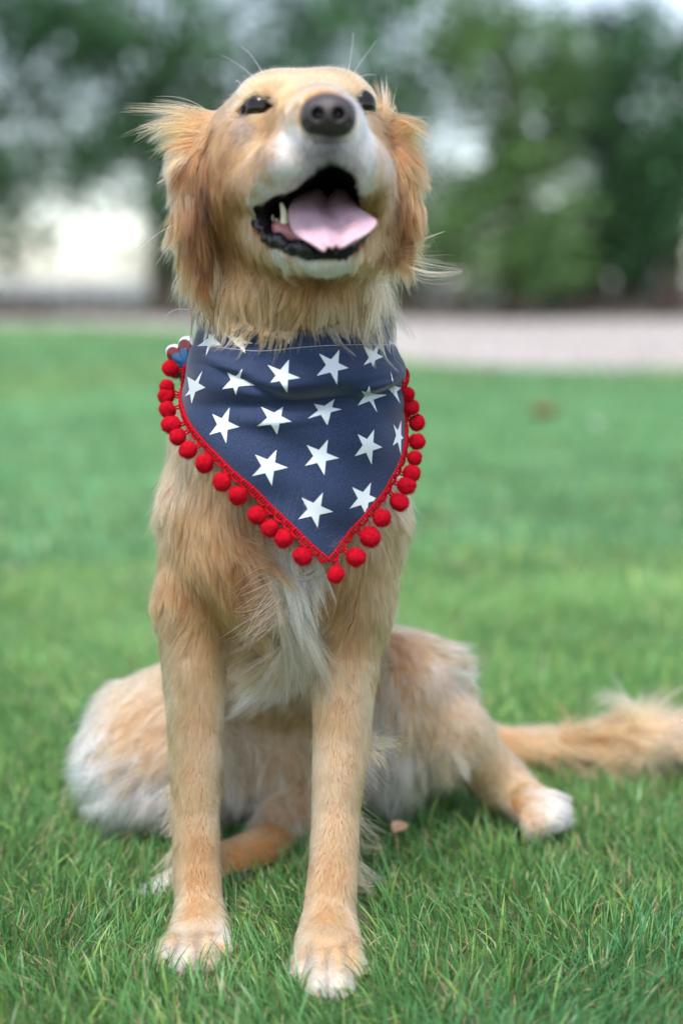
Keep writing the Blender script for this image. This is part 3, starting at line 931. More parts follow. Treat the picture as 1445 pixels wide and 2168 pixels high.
def fabric(name, c1, c2, rough=.85, strength=.5):
    t = NT(name)
    uvn = t.node('ShaderNodeUVMap'); uvn.uv_map = 'weave'
    outs = []
    for sc in ((1500, 420, 1), (420, 1500, 1)):
        mp = t.node('ShaderNodeMapping')
        mp.inputs['Scale'].default_value = sc
        t.link(uvn.outputs[0], mp.inputs['Vector'])
        nz = t.node('ShaderNodeTexNoise'); nz.inputs['Scale'].default_value = 1.0; nz.inputs['Detail'].default_value = 2
        t.link(mp.outputs[0], nz.inputs['Vector'])
        outs.append(nz.outputs['Fac'])
    ad = t.node('ShaderNodeMath', operation='MULTIPLY'); t.link(outs[0], ad.inputs[0]); t.link(outs[1], ad.inputs[1])
    big = t.node('ShaderNodeTexNoise'); big.inputs['Scale'].default_value = 35; big.inputs['Detail'].default_value = 4
    t.link(uvn.outputs[0], big.inputs['Vector'])
    ad2 = t.node('ShaderNodeMath', operation='MULTIPLY_ADD'); t.link(big.outputs['Fac'], ad2.inputs[0]); ad2.inputs[1].default_value = .16; t.link(ad.outputs[0], ad2.inputs[2])
    mr = t.node('ShaderNodeMapRange'); mr.inputs['From Min'].default_value = .18; mr.inputs['From Max'].default_value = .52
    t.link(ad2.outputs[0], mr.inputs['Value'])
    mx = t.node('ShaderNodeMix', data_type='RGBA')
    mx.inputs['A'].default_value = (*c1, 1); mx.inputs['B'].default_value = (*c2, 1)
    # colour sockets of the Mix node
    for s_ in mx.inputs:
        if s_.type == 'RGBA' and s_.name == 'A': s_.default_value = (*c1, 1)
        if s_.type == 'RGBA' and s_.name == 'B': s_.default_value = (*c2, 1)
    t.link(mr.outputs[0], mx.inputs[0])
    co = [s_ for s_ in mx.outputs if s_.type == 'RGBA'][0]
    b = t.node('ShaderNodeBsdfPrincipled')
    b.inputs['Roughness'].default_value = rough
    b.inputs['Specular IOR Level'].default_value = .2
    b.inputs['Sheen Weight'].default_value = .25
    b.inputs['Sheen Roughness'].default_value = .4
    t.link(co, b.inputs['Base Color'])
    bp = t.node('ShaderNodeBump'); bp.inputs['Strength'].default_value = strength; bp.inputs['Distance'].default_value = .0006
    t.link(ad.outputs[0], bp.inputs['Height']); t.link(bp.outputs[0], b.inputs['Normal'])
    t.link(b.outputs[0], t.out.inputs['Surface'])
    return t.m
cloth_mat = fabric('navy canvas', (.010, .018, .046), (.038, .059, .124))
white_print = principled('white printed ink', (.62, .66, .68), .75, .2, noise=(900, .05), bump=(1500, .4, .0004))
cloth = link('cloth', cl_me, cloth_mat, BAND)
so = cloth.modifiers.new('thickness', 'SOLIDIFY'); so.thickness = .0012; so.offset = 0
cl_bvh = BVHTree.FromPolygons(cl.reshape(-1, 3).tolist(), Q.tolist())

def on_cloth(u, v, lift):
    d = norm(pray(u, v))
    loc, n, i, dist = cl_bvh.ray_cast(Vector(CAM), Vector(d))
    if loc is None: return None
    n = np.array(n)
    if (n * d).sum() > 0: n = -n
    return np.array(loc) + n * lift

k3 = 620 / 1445
c3 = lambda pts: [(300 + x * k3, 600 + y * k3) for x, y in pts]
STARS = [c3(p) for p in (
    [(303, 432), (318, 513), (250, 593), (217, 558), (229, 459)],
    [(497, 424), (562, 500), (467, 549), (398, 521), (425, 437)],
    [(727, 377), (782, 470), (718, 535), (636, 491), (621, 405)],
    [(972, 330), (1018, 421), (961, 497), (862, 459), (873, 348)],
    [(1172, 288), (1187, 365), (1140, 415), (1091, 408), (1090, 312)],
    [(1121, 505), (1205, 553), (1157, 637), (1064, 606), (1084, 527)],
    [(436, 614), (486, 707), (419, 790), (336, 748), (350, 645)],
    [(697, 612), (738, 682), (668, 743), (570, 702), (588, 612)],
    [(950, 573), (985, 625), (914, 700), (818, 668), (848, 598)],
    [(1142, 722), (1182, 808), (1130, 893), (1047, 852), (1062, 745)],
    [(664, 821), (720, 910), (642, 997), (545, 950), (560, 846)],
    [(918, 770), (972, 862), (900, 948), (804, 902), (813, 796)],
    [(893, 1032), (943, 1125), (866, 1205), (773, 1163), (789, 1056)],
    [(1127, 982), (1165, 1067), (1106, 1148), (1022, 1110), (1034, 1006)],
    [(372, 243), (398, 307), (319, 360), (275, 314), (335, 248)],
    [(497, 238), (552, 297), (512, 348), (455, 303), (408, 248)],
    [(754, 218), (760, 246), (728, 300), (626, 277), (655, 228)])]
STARS += [[(825.2, 787.8), (847, 821), (844.8, 854.2), (831.1, 835), (807, 803.2)],
          [(846.8, 889.9), (851.5, 928), (846.4, 963), (829, 943.9), (830.3, 898.2)],
          [(407.9, 713.4), (403.7, 742.4), (389.5, 784), (388.4, 764.6), (392.7, 729.3)],
          [(807.5, 650), (804, 672), (799, 690), (790, 672), (792, 656)],
          [(823.5, 713), (831.5, 726), (824, 745), (820.5, 733), (820, 720)]]
def isect(a, b, c, d):
    a, b, c, d = map(np.array, (a, b, c, d)); r, s = b - a, d - c
    den = r[0] * s[1] - r[1] * s[0]
    t = ((c - a)[0] * s[1] - (c - a)[1] * s[0]) / den
    return tuple(a + t * r)
for T in STARS:
    inner = []
    for i in range(5):
        inner.append(isect(T[i - 1], T[(i + 1) % 5], T[i], T[(i + 2) % 5]))
    ctr = np.mean(inner, 0)
    ring = []
    for i in range(5): ring += [np.array(T[i]), np.array(inner[i])]
    V2, F2 = [], []
    n = 7
    for i in range(10):                              # fan of finely divided triangles
        a, b = ring[i], ring[(i + 1) % 10]; base = len(V2); ids = {}
        for p in range(n + 1):
            for q in range(n + 1 - p):
                ids[p, q] = len(V2); V2.append(ctr + (a - ctr) * p / n + (b - ctr) * q / n)
        for p in range(n):
            for q in range(n - p):
                F2.append((ids[p, q], ids[p + 1, q], ids[p, q + 1]))
                if p + q < n - 1: F2.append((ids[p + 1, q], ids[p + 1, q + 1], ids[p, q + 1]))
    key = {}; remap = []
    for q in V2: remap.append(key.setdefault((round(q[0], 2), round(q[1], 2)), len(key)))
    V2 = list(key.keys()); F2 = [tuple(remap[i] for i in f) for f in F2]
    V3 = [on_cloth(u, v, .00095) for u, v in V2]
    F3 = [f for f in F2 if all(V3[i] is not None for i in f) and
          max(np.linalg.norm(V3[f[0]] - V3[f[1]]), np.linalg.norm(V3[f[1]] - V3[f[2]]), np.linalg.norm(V3[f[2]] - V3[f[0]])) < .012]
    par = list(range(len(V2)))
    def find(i):
        while par[i] != i: par[i] = par[par[i]]; i = par[i]
        return i
    for f in F3:
        par[find(f[0])] = find(f[1]); par[find(f[1])] = find(f[2])
    size = {}
    for f in F3: size[find(f[0])] = size.get(find(f[0]), 0) + 1
    if not size or max(size.values()) < .4 * len(F2): continue
    big = max(size, key=size.get)
    F3 = np.array([f for f in F3 if find(f[0]) == big])
    used, inv = np.unique(F3, return_inverse=True)
    link('star', mesh_from('star', np.array([V3[i] for i in used]), inv.reshape(F3.shape)), white_print, cloth)

# the sewn hem line: short white stitches
sv_, sq_ = [], []
us = np.arange(446, 822, 3.6)
for u in us:
    vline = 733 + 8 * math.exp(-((u - 545) / 80) ** 2) + 3 * math.sin((u - 450) / 70)
    a = on_cloth(u, vline, .0008); b = on_cloth(u + 2.3, vline + .1, .0008)
    if a is None or b is None: continue
    tv, tf = tube(np.array([a, (a + b) / 2 + (0, -.0002, 0), b]), .00028, 5)
    o_ = len(sv_) and sum(len(x) for x in sv_)
    sv_.append(tv); sq_.append([f + o_ for f in tf])
st = link('stitching', mesh_from('stitching', np.concatenate(sv_), [np.concatenate([s[0] for s in sq_]), np.concatenate([s[1] for s in sq_])]), white_print, cloth)
st['kind'] = 'stuff'

# red crocheted braid along both edges, link by link
red = principled('red cotton yarn', (.44, .003, .013), .85, .15, noise=(700, .25), bump=(1400, .6, .0006))
felt = principled('red felted wool', (.50, .004, .016), .95, .1, noise=(260, .16), bump=(520, .55, .0012))
def join(parts):
    V, T, Qd, o = [], [], [], 0
    for v, fs in parts:
        V.append(v)
        for f in (fs if isinstance(fs, list) else [fs]):
            (T if f.shape[1] == 3 else Qd).append(f + o)
        o += len(v)
    r = []
    if T: r.append(np.concatenate(T))
    if Qd: r.append(np.concatenate(Qd))
    return np.concatenate(V), r
def knot(c, r, sc=(1, 1, 1)):
    v, f = uv_sphere(1.0, 8, 6)
    return v * r * np.array(sc) + np.array(c), f
prt = []
for i in range(4):
    x = -.0036 + i * .0024
    prt.append(knot((x, .0008, .0006), .00165, (.85, 1, 1)))
    prt.append(tube(np.array([(x, .0008, .0008), (x + .0003, .003, .0016), (x, .0052, .0008)]), .0007, 5))
prt.append(tube(np.array([(-.0046, .0018, 0), (-.0042, .0046, .0003), (-.0020, .0060, .0005), (.0010, .0062, .0005), (.0036, .0052, .0004), (.0046, .0022, 0)]), .00125, 7))
prt.append(knot((.0050, .0020, .0004), .0015, (.8, 1.5, 1)))
lv, lf = join(prt)
link_me = mesh_from('trim_link', lv, lf); link_me.materials.append(red)
def edge_curve(vs, ps):
    p = band_xyz(vs, ps)
    for _ in range(6): p = p + fld.grad(p) * np.clip(.008 - fld.sample(p), 0, .02)[:, None]
    return p
ECL = edge_curve(vL, pL); ECR = edge_curve(vR, pR)
def frame(t, out, nrm): return np.stack([t, out, nrm], 1)
EDGEPTS = []
for EC, side in ((ECL, -1), (ECR, 1)):
    sarc = np.concatenate([[0], np.cumsum(np.linalg.norm(np.diff(EC, axis=0), axis=1))])
    n = int(sarc[-1] / .0103)
    for i in range(n):
        s = sarc[-1] - .004 - i * .0103
        p = np.array([np.interp(s, sarc, EC[:, a]) for a in range(3)])
        q = np.array([np.interp(s - .003, sarc, EC[:, a]) for a in range(3)])
        q2 = np.array([np.interp(s + .003, sarc, EC[:, a]) for a in range(3)])
        tg = norm(q - q2)
        nn = norm(p - np.array([p[0] * 0 + .0, YC, p[2]]) + np.array([-BAND.location[0], 0, 0]))
        nn = norm(nn - tg * (nn * tg).sum())
        out = np.cross(nn, tg) * (1 if side < 0 else -1)
        R = frame(tg, out, nn)
        if np.linalg.det(R) < 0: R[:, 0] *= -1
        o = link('trim_link', link_me, None, BAND, loc=(0, 0, 0))
        M = Matrix.Translation(Vector(p + nn * .0012) - BAND.location) @ Matrix(R.tolist()).to_4x4()
        o.matrix_local = M
        EDGEPTS.append((p + nn * .0012 + out * .006, nn, out))
EP = np.array([e[0] for e in EDGEPTS]); EN = np.array([e[1] for e in EDGEPTS])
EPU, EPD = project(EP)

POMS = [(360, 780, 17), (353, 819, 16), (352, 838, 17), (354, 867, 18), (362, 899, 19), (376, 925, 19), (398, 953, 19), (433, 981, 20), (470, 1020, 20),
        (503, 1049, 20), (544, 1090, 20), (571, 1118, 20), (600, 1140, 19), (640, 1178, 20), (711, 1216, 19), (753, 1180, 20), (783, 1137, 23),
        (808, 1097, 19), (845, 1063, 20), (860, 1029, 20), (871, 1002, 18), (877, 970, 16), (882, 935, 17), (882, 895, 17), (870, 862, 17), (862, 835, 15)]
from mathutils import noise as mnoise
pom_mes, fuzz_mes = [], []
fz_mat = None
for k in range(4):
    v, f = uv_sphere(1.0, 36, 24)
    off = Vector((k * 7.3, 2.1, k))
    d = np.array([1 + .13 * mnoise.noise(Vector(p) * 1.3 + off) + .06 * mnoise.noise(Vector(p) * 3.4 + off) + .02 * mnoise.noise(Vector(p) * 8 + off) for p in v])
    pm = mesh_from('pom_pom', v * d[:, None], f); pm.materials.append(felt); pom_mes.append(pm)
def fuzz_data(k):
    r_ = np.random.default_rng(50 + k)
    n = 700
    d = norm(r_.normal(size=(n, 3))); tng = norm(np.cross(d, r_.normal(size=(n, 3))))
    t = np.linspace(0, 1, 5)[None, :, None]
    ln = r_.uniform(.10, .55, n)[:, None, None]
    pts = d[:, None] * (.96 + .10 * np.sin(t * math.pi * .6)) + tng[:, None] * t * ln + d[:, None] * t * r_.uniform(0, .16, n)[:, None, None]
    c = bpy.data.hair_curves.new('fuzz'); c.add_curves([5] * n)
    c.attributes['position'].data.foreach_set('vector', pts.astype(np.float32).ravel())
    ra = c.attributes.get('radius') or c.attributes.new('radius', 'FLOAT', 'POINT')
    ra.data.foreach_set('value', np.tile(np.array([.006, .006, .005, .004, .002], np.float32), n))
    c.materials.append(felt)
    return c
fuzz_mes = [fuzz_data(k) for k in range(2)]
POMPOS = []
for i, (u, v, rp) in enumerate(POMS):
    d2 = (EPU[:, 0] - u) ** 2 + (EPU[:, 1] - v) ** 2
    facing = (EN * (CAM - EP)).sum(1)
    d2 = d2 + np.where(facing < -.25, 1e6, 0)
    j = int(np.argmin(d2))
    dd = norm(pray(u, v)); dep = EPD[j]
    r = rp * dep / FPX
    p = CAM + pray(u, v) * (dep - r * .1)
    for _ in range(12):
        s_ = fld.sample(p[None])[0]
        if s_ > r * .75 + .002: break
        p = p - dd * .002
    POMPOS.append((p, r))
    o = link('pom_pom', pom_mes[i % 4], None, BAND, loc=(0, 0, 0))
    from mathutils import Euler
    M = Matrix.Translation(Vector(p) - BAND.location) @ Euler(rng.uniform(0, 6.28, 3)).to_matrix().to_4x4() @ Matrix.Diagonal((r * rng.uniform(.90, 1.10), r * rng.uniform(.90, 1.08), r * rng.uniform(.92, 1.04), 1))
    o.matrix_local = M
    fz = link('fuzz', fuzz_mes[i % 2], None, o, loc=(0, 0, 0))
    fz['kind'] = 'stuff'
    a, b = EP[j], p + norm(EP[j] - p) * r * .8
    mid = (a + b) / 2 + np.array([0, 0, -.0006])
    th = []
    sd_ = norm(np.cross(b - a, dd))
    for q in (-1, 1):
        th.append(tube(np.array([a + sd_ * .0012 * q, mid + sd_ * .0013 * q, b + sd_ * .0006 * q]), .0010, 6))
    tv, tf = join(th)
    t_ = link('thread', mesh_from('thread', tv, tf), red, None)
    t_.parent = o
    t_.matrix_parent_inverse = (Matrix.Translation(BAND.location) @ M).inverted()

# scalloped tag behind the neck: white rim, dark red band, blue heart
TAG = empty('collar_charm', P(398, 768, .075))
tag(TAG, 'scalloped white, dark red and blue charm on the neck behind the bandana', 'charm')
def scallop(R, r, lobes, depth, y, ph=.35):
    n = 120; th = np.arange(n) * 2 * math.pi / n
    rad = R + r * np.abs(np.cos((th + ph) * lobes / 2)) ** .8
    ring = np.stack([rad * np.cos(th), np.full(n, 0.), rad * np.sin(th)], -1)
    prof = [(-depth / 2, .97), (-depth / 2 * .7, 1.), (depth / 2 * .7, 1.), (depth / 2, .97)]
    V = np.concatenate([ring * s + np.array([0, y + d, 0]) for d, s in prof] + [np.array([[0, y - depth / 2, 0], [0, y + depth / 2, 0]])])
    Qd = np.array([(a * n + i, a * n + (i + 1) % n, (a + 1) * n + (i + 1) % n, (a + 1) * n + i) for a in range(3) for i in range(n)])
    T = np.array([(4 * n, (i + 1) % n, i) for i in range(n)] + [(4 * n + 1, 3 * n + i, 3 * n + (i + 1) % n) for i in range(n)])
    return V, [T, Qd]
for nm, R, r, dp, y, m in (('rim', .0165, .0085, .006, 0., principled('white enamel', (.75, .77, .8), .25, .5)),
                           ('band', .0150, .0078, .005, -.0022, principled('dark red enamel', (.16, .012, .014), .3, .5)),
                           ('centre', .0095, .0055, .005, -.0040, principled('blue enamel', (.015, .09, .22), .3, .5))):
    v, f = scallop(R, r, 6, dp, y)
    o = link(nm, mesh_from(nm, v, f), m, TAG, loc=(0, 0, 0))
TAG.rotation_euler = (math.radians(8), math.radians(12), math.radians(-25))
# ------------------------------------------------------------------ the coat
W_, C_, L_g, G_, D_, R_u, O_, Y_ = ((.86, .79, .71), (.50, .290, .140), (.345, .170, .062), (.235, .100, .032), (.100, .037, .011),
                                    (.070, .025, .008), (.48, .215, .080), (.38, .345, .315))
LC_, LL_, LG_ = (.60, .375, .200), (.49, .270, .118), (.37, .180, .066)      # the paler hair of the legs
LP_ = (.68, .49, .31)                                                       # paws
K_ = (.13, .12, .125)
GUIDES = [  # pixel on the coat, flow in the picture, length mm, lift, colour, clumping
 # forehead, brows, stop; creams on crown and brows paint in light from above
 (640, 158, .0, -1, 8, .25, C_, .2), (600, 150, -.2, -1, 9, .25, C_, .2), (560, 165, -.5, -1, 9, .25, C_, .2), (700, 158, .3, -1, 9, .25, C_, .2), (750, 180, .6, -1, 11, .35, C_, .3),
 (640, 200, .0, -1, 7, .2, L_g, .2), (600, 195, -.1, -1, 7, .2, C_, .2), (680, 185, .1, -1, 7, .2, C_, .2), (655, 215, .0, -1, 6, .15, L_g, .2), (520, 195, -.7, -.7, 9, .25, LC_, .2), (548, 190, -.5, -.6, 7, .25, C_, .2),
 (500, 225, -.8, .1, 10, .25, C_, .2), (475, 250, -.7, .6, 14, .25, L_g, .3), (465, 290, -.4, 1, 18, .2, L_g, .4), (460, 340, -.3, 1, 20, .2, G_, .4), (625, 225, .0, -1, 6, .15, C_, .2),
 (600, 225, -.3, -.6, 6, .15, L_g, .2), (585, 245, -.6, .1, 6, .15, L_g, .2),
 # under the eye and cheek
 (545, 255, -.5, .5, 6, .2, L_g, .2), (528, 270, -.6, .6, 7, .2, (.22, .175, .14), .3), (510, 287, -.6, .7, 8, .2, (.20, .14, .10), .3), (495, 300, -.5, .8, 10, .15, L_g, .3), (570, 268, -.6, .7, 7, .2, G_, .2), (548, 290, -.5, .8, 8, .15, C_, .3), (560, 320, -.5, .8, 8, .15, G_, .35), (530, 320, -.5, .8, 9, .15, L_g, .35),
 (500, 345, -.4, 1, 12, .15, L_g, .4), (535, 360, -.4, 1, 10, .15, L_g, .4), (520, 395, -.35, 1, 12, .15, G_, .45), (490, 400, -.25, 1, 14, .15, G_, .45), (475, 450, -.15, 1, 18, .15, G_, .5), (510, 440, -.2, 1, 15, .15, L_g, .45), (475, 350, -.25, 1, 14, .15, G_, .45),
 (505, 500, -.15, 1, 20, .18, G_, .5), (535, 520, -.2, 1, 16, .2, L_g, .45), (480, 550, -.1, 1, 26, .2, L_g, .5), (458, 400, -.1, 1, 18, .12, G_, .5), (455, 470, -.05, 1, 22, .12, G_, .5), (458, 540, -.05, 1, 28, .15, L_g, .5), (525, 470, -.2, 1, 15, .15, C_, .45),
 # muzzle; the greys below the nose hold its shade in the hair colour
 (640, 240, -.6, .1, 5, .15, C_, .15), (618, 255, -.8, .3, 5, .15, C_, .15), (598, 268, -.7, .4, 6, .15, L_g, .2), (588, 295, -.6, .6, 7, .15, G_, .25), (612, 292, -.6, .6, 6, .15, W_, .2), (632, 300, -.4, .8, 5, .12, W_, .2), (578, 330, -.6, .7, 8, .15, G_, .25), (592, 318, -.6, .7, 7, .15, L_g, .25), (580, 365, -.6, .8, 8, .15, C_, .25), (600, 325, -.5, .7, 7, .15, W_, .2), (565, 360, -.6, .8, 9, .15, L_g, .3),
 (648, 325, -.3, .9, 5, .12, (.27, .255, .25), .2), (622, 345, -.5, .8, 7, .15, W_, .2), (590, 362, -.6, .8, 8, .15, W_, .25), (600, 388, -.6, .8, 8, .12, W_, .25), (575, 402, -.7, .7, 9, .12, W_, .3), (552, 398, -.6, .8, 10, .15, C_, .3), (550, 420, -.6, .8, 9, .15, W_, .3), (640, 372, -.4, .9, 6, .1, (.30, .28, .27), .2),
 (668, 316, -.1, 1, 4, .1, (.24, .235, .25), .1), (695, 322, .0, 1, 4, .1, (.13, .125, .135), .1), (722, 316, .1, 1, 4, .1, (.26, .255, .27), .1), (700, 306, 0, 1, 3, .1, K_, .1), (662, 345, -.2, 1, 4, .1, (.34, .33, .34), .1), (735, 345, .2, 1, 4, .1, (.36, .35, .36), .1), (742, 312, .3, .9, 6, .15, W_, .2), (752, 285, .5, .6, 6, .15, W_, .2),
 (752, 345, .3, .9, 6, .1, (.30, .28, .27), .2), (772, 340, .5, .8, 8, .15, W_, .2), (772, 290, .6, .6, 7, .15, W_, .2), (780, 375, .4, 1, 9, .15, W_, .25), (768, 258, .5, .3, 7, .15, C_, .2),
 (786, 262, .6, .3, 8, .2, L_g, .25), (784, 305, .6, .6, 8, .15, L_g, .25), (794, 300, .5, .8, 10, .15, L_g, .3), (797, 350, .3, 1, 12, .15, L_g, .4), (795, 410, .2, 1, 15, .15, G_, .4), (792, 470, .1, 1, 18, .15, L_g, .5), (775, 200, .5, -.4, 8, .25, C_, .2), (790, 228, .7, -.1, 10, .3, C_, .3),
 # lower jaw; darker golds under the chin paint the shadow there
 (690, 560, .0, 1, 7, .2, W_, .2), (655, 556, -.15, 1, 7, .2, W_, .2), (725, 556, .15, 1, 7, .2, W_, .2), (620, 546, -.2, 1, 11, .2, C_, .3), (590, 540, -.2, 1, 12, .2, W_, .3), (565, 530, -.3, 1, 14, .2, C_, .35), (752, 550, .2, 1, 12, .2, C_, .3), (775, 520, .2, 1, 16, .2, L_g, .4),
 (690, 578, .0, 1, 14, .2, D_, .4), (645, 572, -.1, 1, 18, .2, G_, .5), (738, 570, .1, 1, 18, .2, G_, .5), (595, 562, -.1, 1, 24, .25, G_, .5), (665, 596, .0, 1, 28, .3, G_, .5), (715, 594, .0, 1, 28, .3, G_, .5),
 # ear of picture left; creams along the outer fringe paint its lit edge
 (446, 266, -1, -.15, 50, .40, L_g, .75), (432, 272, -1, -.1, 52, .42, L_g, .75), (452, 285, -.5, .9, 22, .2, D_, .5), (425, 295, -.7, .8, 30, .22, G_, .65), (405, 310, -.6, .9, 28, .25, C_, .65), (435, 325, -.1, 1, 28, .14, D_, .6),
 (400, 350, -.35, 1, 30, .2, D_, .65), (418, 360, -.1, 1, 32, .14, D_, .6), (438, 370, .05, 1, 30, .1, R_u, .55), (390, 380, -.5, 1, 28, .3, C_, .7), (405, 420, -.1, 1, 34, .14, D_, .65), (428, 430, .0, 1, 32, .12, R_u, .6), (390, 440, -.4, 1, 30, .3, G_, .7), (385, 470, -.6, .9, 30, .4, C_, .7),
 (408, 480, -.05, 1, 36, .14, D_, .65), (428, 490, .05, 1, 34, .12, D_, .6), (395, 520, -.4, 1, 32, .3, G_, .7), (412, 540, .0, 1, 38, .14, D_, .65), (430, 550, .05, 1, 36, .14, D_, .6), (415, 585, .0, 1, 42, .2, D_, .65), (400, 560, -.5, 1, 34, .35, C_, .7),
 # ear of picture right
 (805, 262, .6, -.6, 50, .42, G_, .75), (822, 272, .9, -.1, 46, .45, L_g, .75), (808, 300, .2, 1, 24, .2, D_, .6), (835, 305, .6, .7, 34, .3, G_, .7), (850, 340, .6, .8, 32, .35, L_g, .7), (825, 345, .05, 1, 30, .15, D_, .6), (840, 370, .2, 1, 32, .2, D_, .65),
 (855, 385, .6, .9, 32, .4, L_g, .7), (828, 400, .0, 1, 32, .12, R_u, .6), (845, 430, .15, 1, 32, .2, D_, .65), (860, 440, .6, .9, 32, .4, G_, .7), (832, 460, .0, 1, 34, .14, D_, .6), (848, 490, .2, 1, 34, .25, D_, .65), (838, 530, .2, 1, 38, .25, D_, .65), (850, 530, .5, .9, 36, .35, L_g, .7),
 # ruff on the throat
 (455, 600, -.2, 1, 33, .48, LL_, .88), (500, 600, -.1, 1, 35, .48, LL_, .88), (550, 600, -.05, 1, 36, .48, LL_, .88), (600, 605, .0, 1, 35, .48, LL_, .88), (650, 610, .0, 1, 38, .48, L_g, .88), (700, 608, .05, 1, 38, .48, LL_, .88),
 (745, 600, .15, 1, 40, .48, LL_, .88), (770, 590, .8, .45, 66, .5, LC_, .9), (772, 618, .8, .6, 60, .5, LL_, .9), (765, 560, .7, .6, 60, .45, LL_, .9), (775, 645, .7, .8, 48, .5, LC_, .88), (842, 542, .85, .45, 62, .45, LC_, .9), (474, 600, -.3, 1, 42, .48, LL_, .88), (470, 560, -.2, 1, 40, .3, LL_, .6), (480, 640, -.25, 1, 30, .4, LC_, .88), (480, 640, -.1, 1, 23, .4, LL_, .88), (550, 640, .0, 1, 23, .4, LL_, .88), (620, 645, .0, 1, 21, .4, LL_, .88),
 (690, 645, .05, 1, 23, .4, LC_, .88), (750, 640, .15, 1, 24, .4, LC_, .88), (790, 620, .6, .8, 52, .45, LC_, .88),
 # chest and shoulders, picture left
 (362, 880, -.6, .9, 45, .5, C_, .75), (355, 940, -.5, 1, 40, .45, C_, .7), (350, 1000, -.25, 1, 26, .3, C_, .5), (390, 1010, -.1, 1, 24, .25, C_, .5), (440, 1040, .05, 1, 26, .25, L_g, .5), (345, 1080, -.2, 1, 24, .25, C_, .5),
 (390, 1090, -.05, 1, 26, .2, L_g, .5), (440, 1110, .1, 1, 26, .2, L_g, .5), (490, 1120, .35, .9, 28, .22, G_, .55), (345, 1160, -.25, 1, 22, .22, L_g, .5), (390, 1170, .0, 1, 22, .15, L_g, .5), (430, 1200, .2, 1, 20, .12, L_g, .5), (480, 1180, .2, 1, 26, .2, G_, .55),
 (530, 1150, .6, .8, 30, .25, G_, .6), (560, 1190, .7, .7, 32, .3, G_, .6), (510, 1215, .0, 1, 24, .2, G_, .5), (550, 1235, .5, .9, 30, .25, G_, .6), (345, 1240, -.4, 1, 20, .2, L_g, .5), (390, 1240, .3, 1, 18, .1, G_, .5),
 (455, 1275, -.05, 1, 20, .1, G_, .5), (430, 1300, -.4, .9, 22, .2, L_g, .5), (480, 1295, .35, .9, 26, .2, C_, .55), (395, 1310, -.6, .8, 20, .2, C_, .5), (360, 1310, -.5, .9, 20, .25, C_, .5), (510, 1285, .6, .7, 32, .25, L_g, .6), (500, 1330, .4, .9, 34, .25, C_, .6), (450, 1340, .05, 1, 20, .15, L_g, .5),
 (535, 1330, .35, 1, 42, .35, C_, .7), (545, 1280, .45, .9, 36, .3, L_g, .6),
 # white breast tuft
 (600, 1195, -.2, 1, 78, .28, W_, .8), (622, 1190, .0, 1, 60, .28, W_, .8), (585, 1240, -.25, 1, 70, .28, W_, .8), (610, 1250, -.2, 1, 90, .28, W_, .8), (600, 1300, -.25, 1, 92, .4, W_, .8), (625, 1310, .0, 1, 92, .4, W_, .8), (570, 1320, -.3, 1, 60, .35, C_, .7), (650, 1310, .0, 1, 62, .35, W_, .75),
 (590, 1370, -.2, 1, 84, .35, C_, .75), (620, 1380, .0, 1, 84, .35, W_, .75), (650, 1390, .05, 1, 50, .3, W_, .7), (560, 1390, -.25, 1, 50, .3, C_, .7),
 # chest, picture right
 (660, 1215, -.1, 1, 36, .3, L_g, .6), (700, 1235, -.4, .7, 32, .25, G_, .6), (690, 1265, -.8, .5, 38, .25, L_g, .65), (670, 1290, -.7, .8, 45, .3, C_, .7), (715, 1285, -.6, .8, 32, .2, L_g, .6), (745, 1270, -.05, 1, 22, .1, G_, .5), (740, 1225, .2, 1, 24, .2, L_g, .5), (770, 1190, .3, 1, 24, .2, L_g, .5),
 (790, 1240, .1, .9, 20, .15, C_, .5), (820, 1230, .3, 1, 22, .25, C_, .5), (820, 1150, .25, 1, 22, .22, C_, .5), (840, 1080, .35, 1, 24, .3, C_, .5), (855, 1000, .5, .9, 32, .45, C_, .7), (860, 930, .6, .8, 36, .5, C_, .7), (865, 860, .5, .6, 36, .5, C_, .7), (780, 1290, .5, .9, 22, .2, C_, .5), (800, 1290, .5, 1, 22, .22, C_, .5),
 (740, 1320, .0, 1, 24, .15, L_g, .5), (705, 1330, -.35, 1, 30, .2, C_, .6), (770, 1340, .3, 1, 20, .2, L_g, .5), (680, 1360, -.2, 1, 34, .25, C_, .6),
 # front leg, picture left
 (370, 1380, -.45, 1, 16, .2, LC_, .14), (410, 1390, -.1, 1, 17, .15, LL_, .14), (450, 1390, .2, 1, 17, .15, LL_, .14), (365, 1480, -.5, .9, 13, .2, LC_, .14), (400, 1490, -.3, 1, 13, .15, LL_, .14), (440, 1480, .1, 1, 13, .15, LL_, .14), (465, 1480, .1, 1, 13, .15, LC_, .14),
 (370, 1590, -.35, 1, 11, .18, LL_, .14), (400, 1600, -.2, 1, 11, .15, LL_, .14), (440, 1600, .1, 1, 11, .15, LC_, .14), (380, 1700, -.2, 1, 10, .15, LL_, .3), (415, 1690, .0, 1, 10, .15, LL_, .3), (445, 1700, .1, 1, 10, .15, LC_, .3), (380, 1790, -.1, 1, 9, .15, LL_, .3), (415, 1790, .0, 1, 9, .15, LG_, .3), (450, 1790, .1, 1, 9, .15, LL_, .3),
 (385, 1850, -.1, 1, 9, .18, LL_, .3), (430, 1840, .0, 1, 9, .18, LG_, .3), (460, 1850, .1, 1, 9, .18, LL_, .3), (390, 1920, -.1, 1, 9, .15, LC_, .3), (430, 1920, .0, 1, 9, .15, LC_, .3), (465, 1930, .1, 1, 9, .15, LC_, .3), (390, 1980, -.2, 1, 9, .18, LP_, .3), (430, 1985, .0, 1, 8, .18, LP_, .3), (470, 1985, .1, 1, 9, .2, W_, .3),
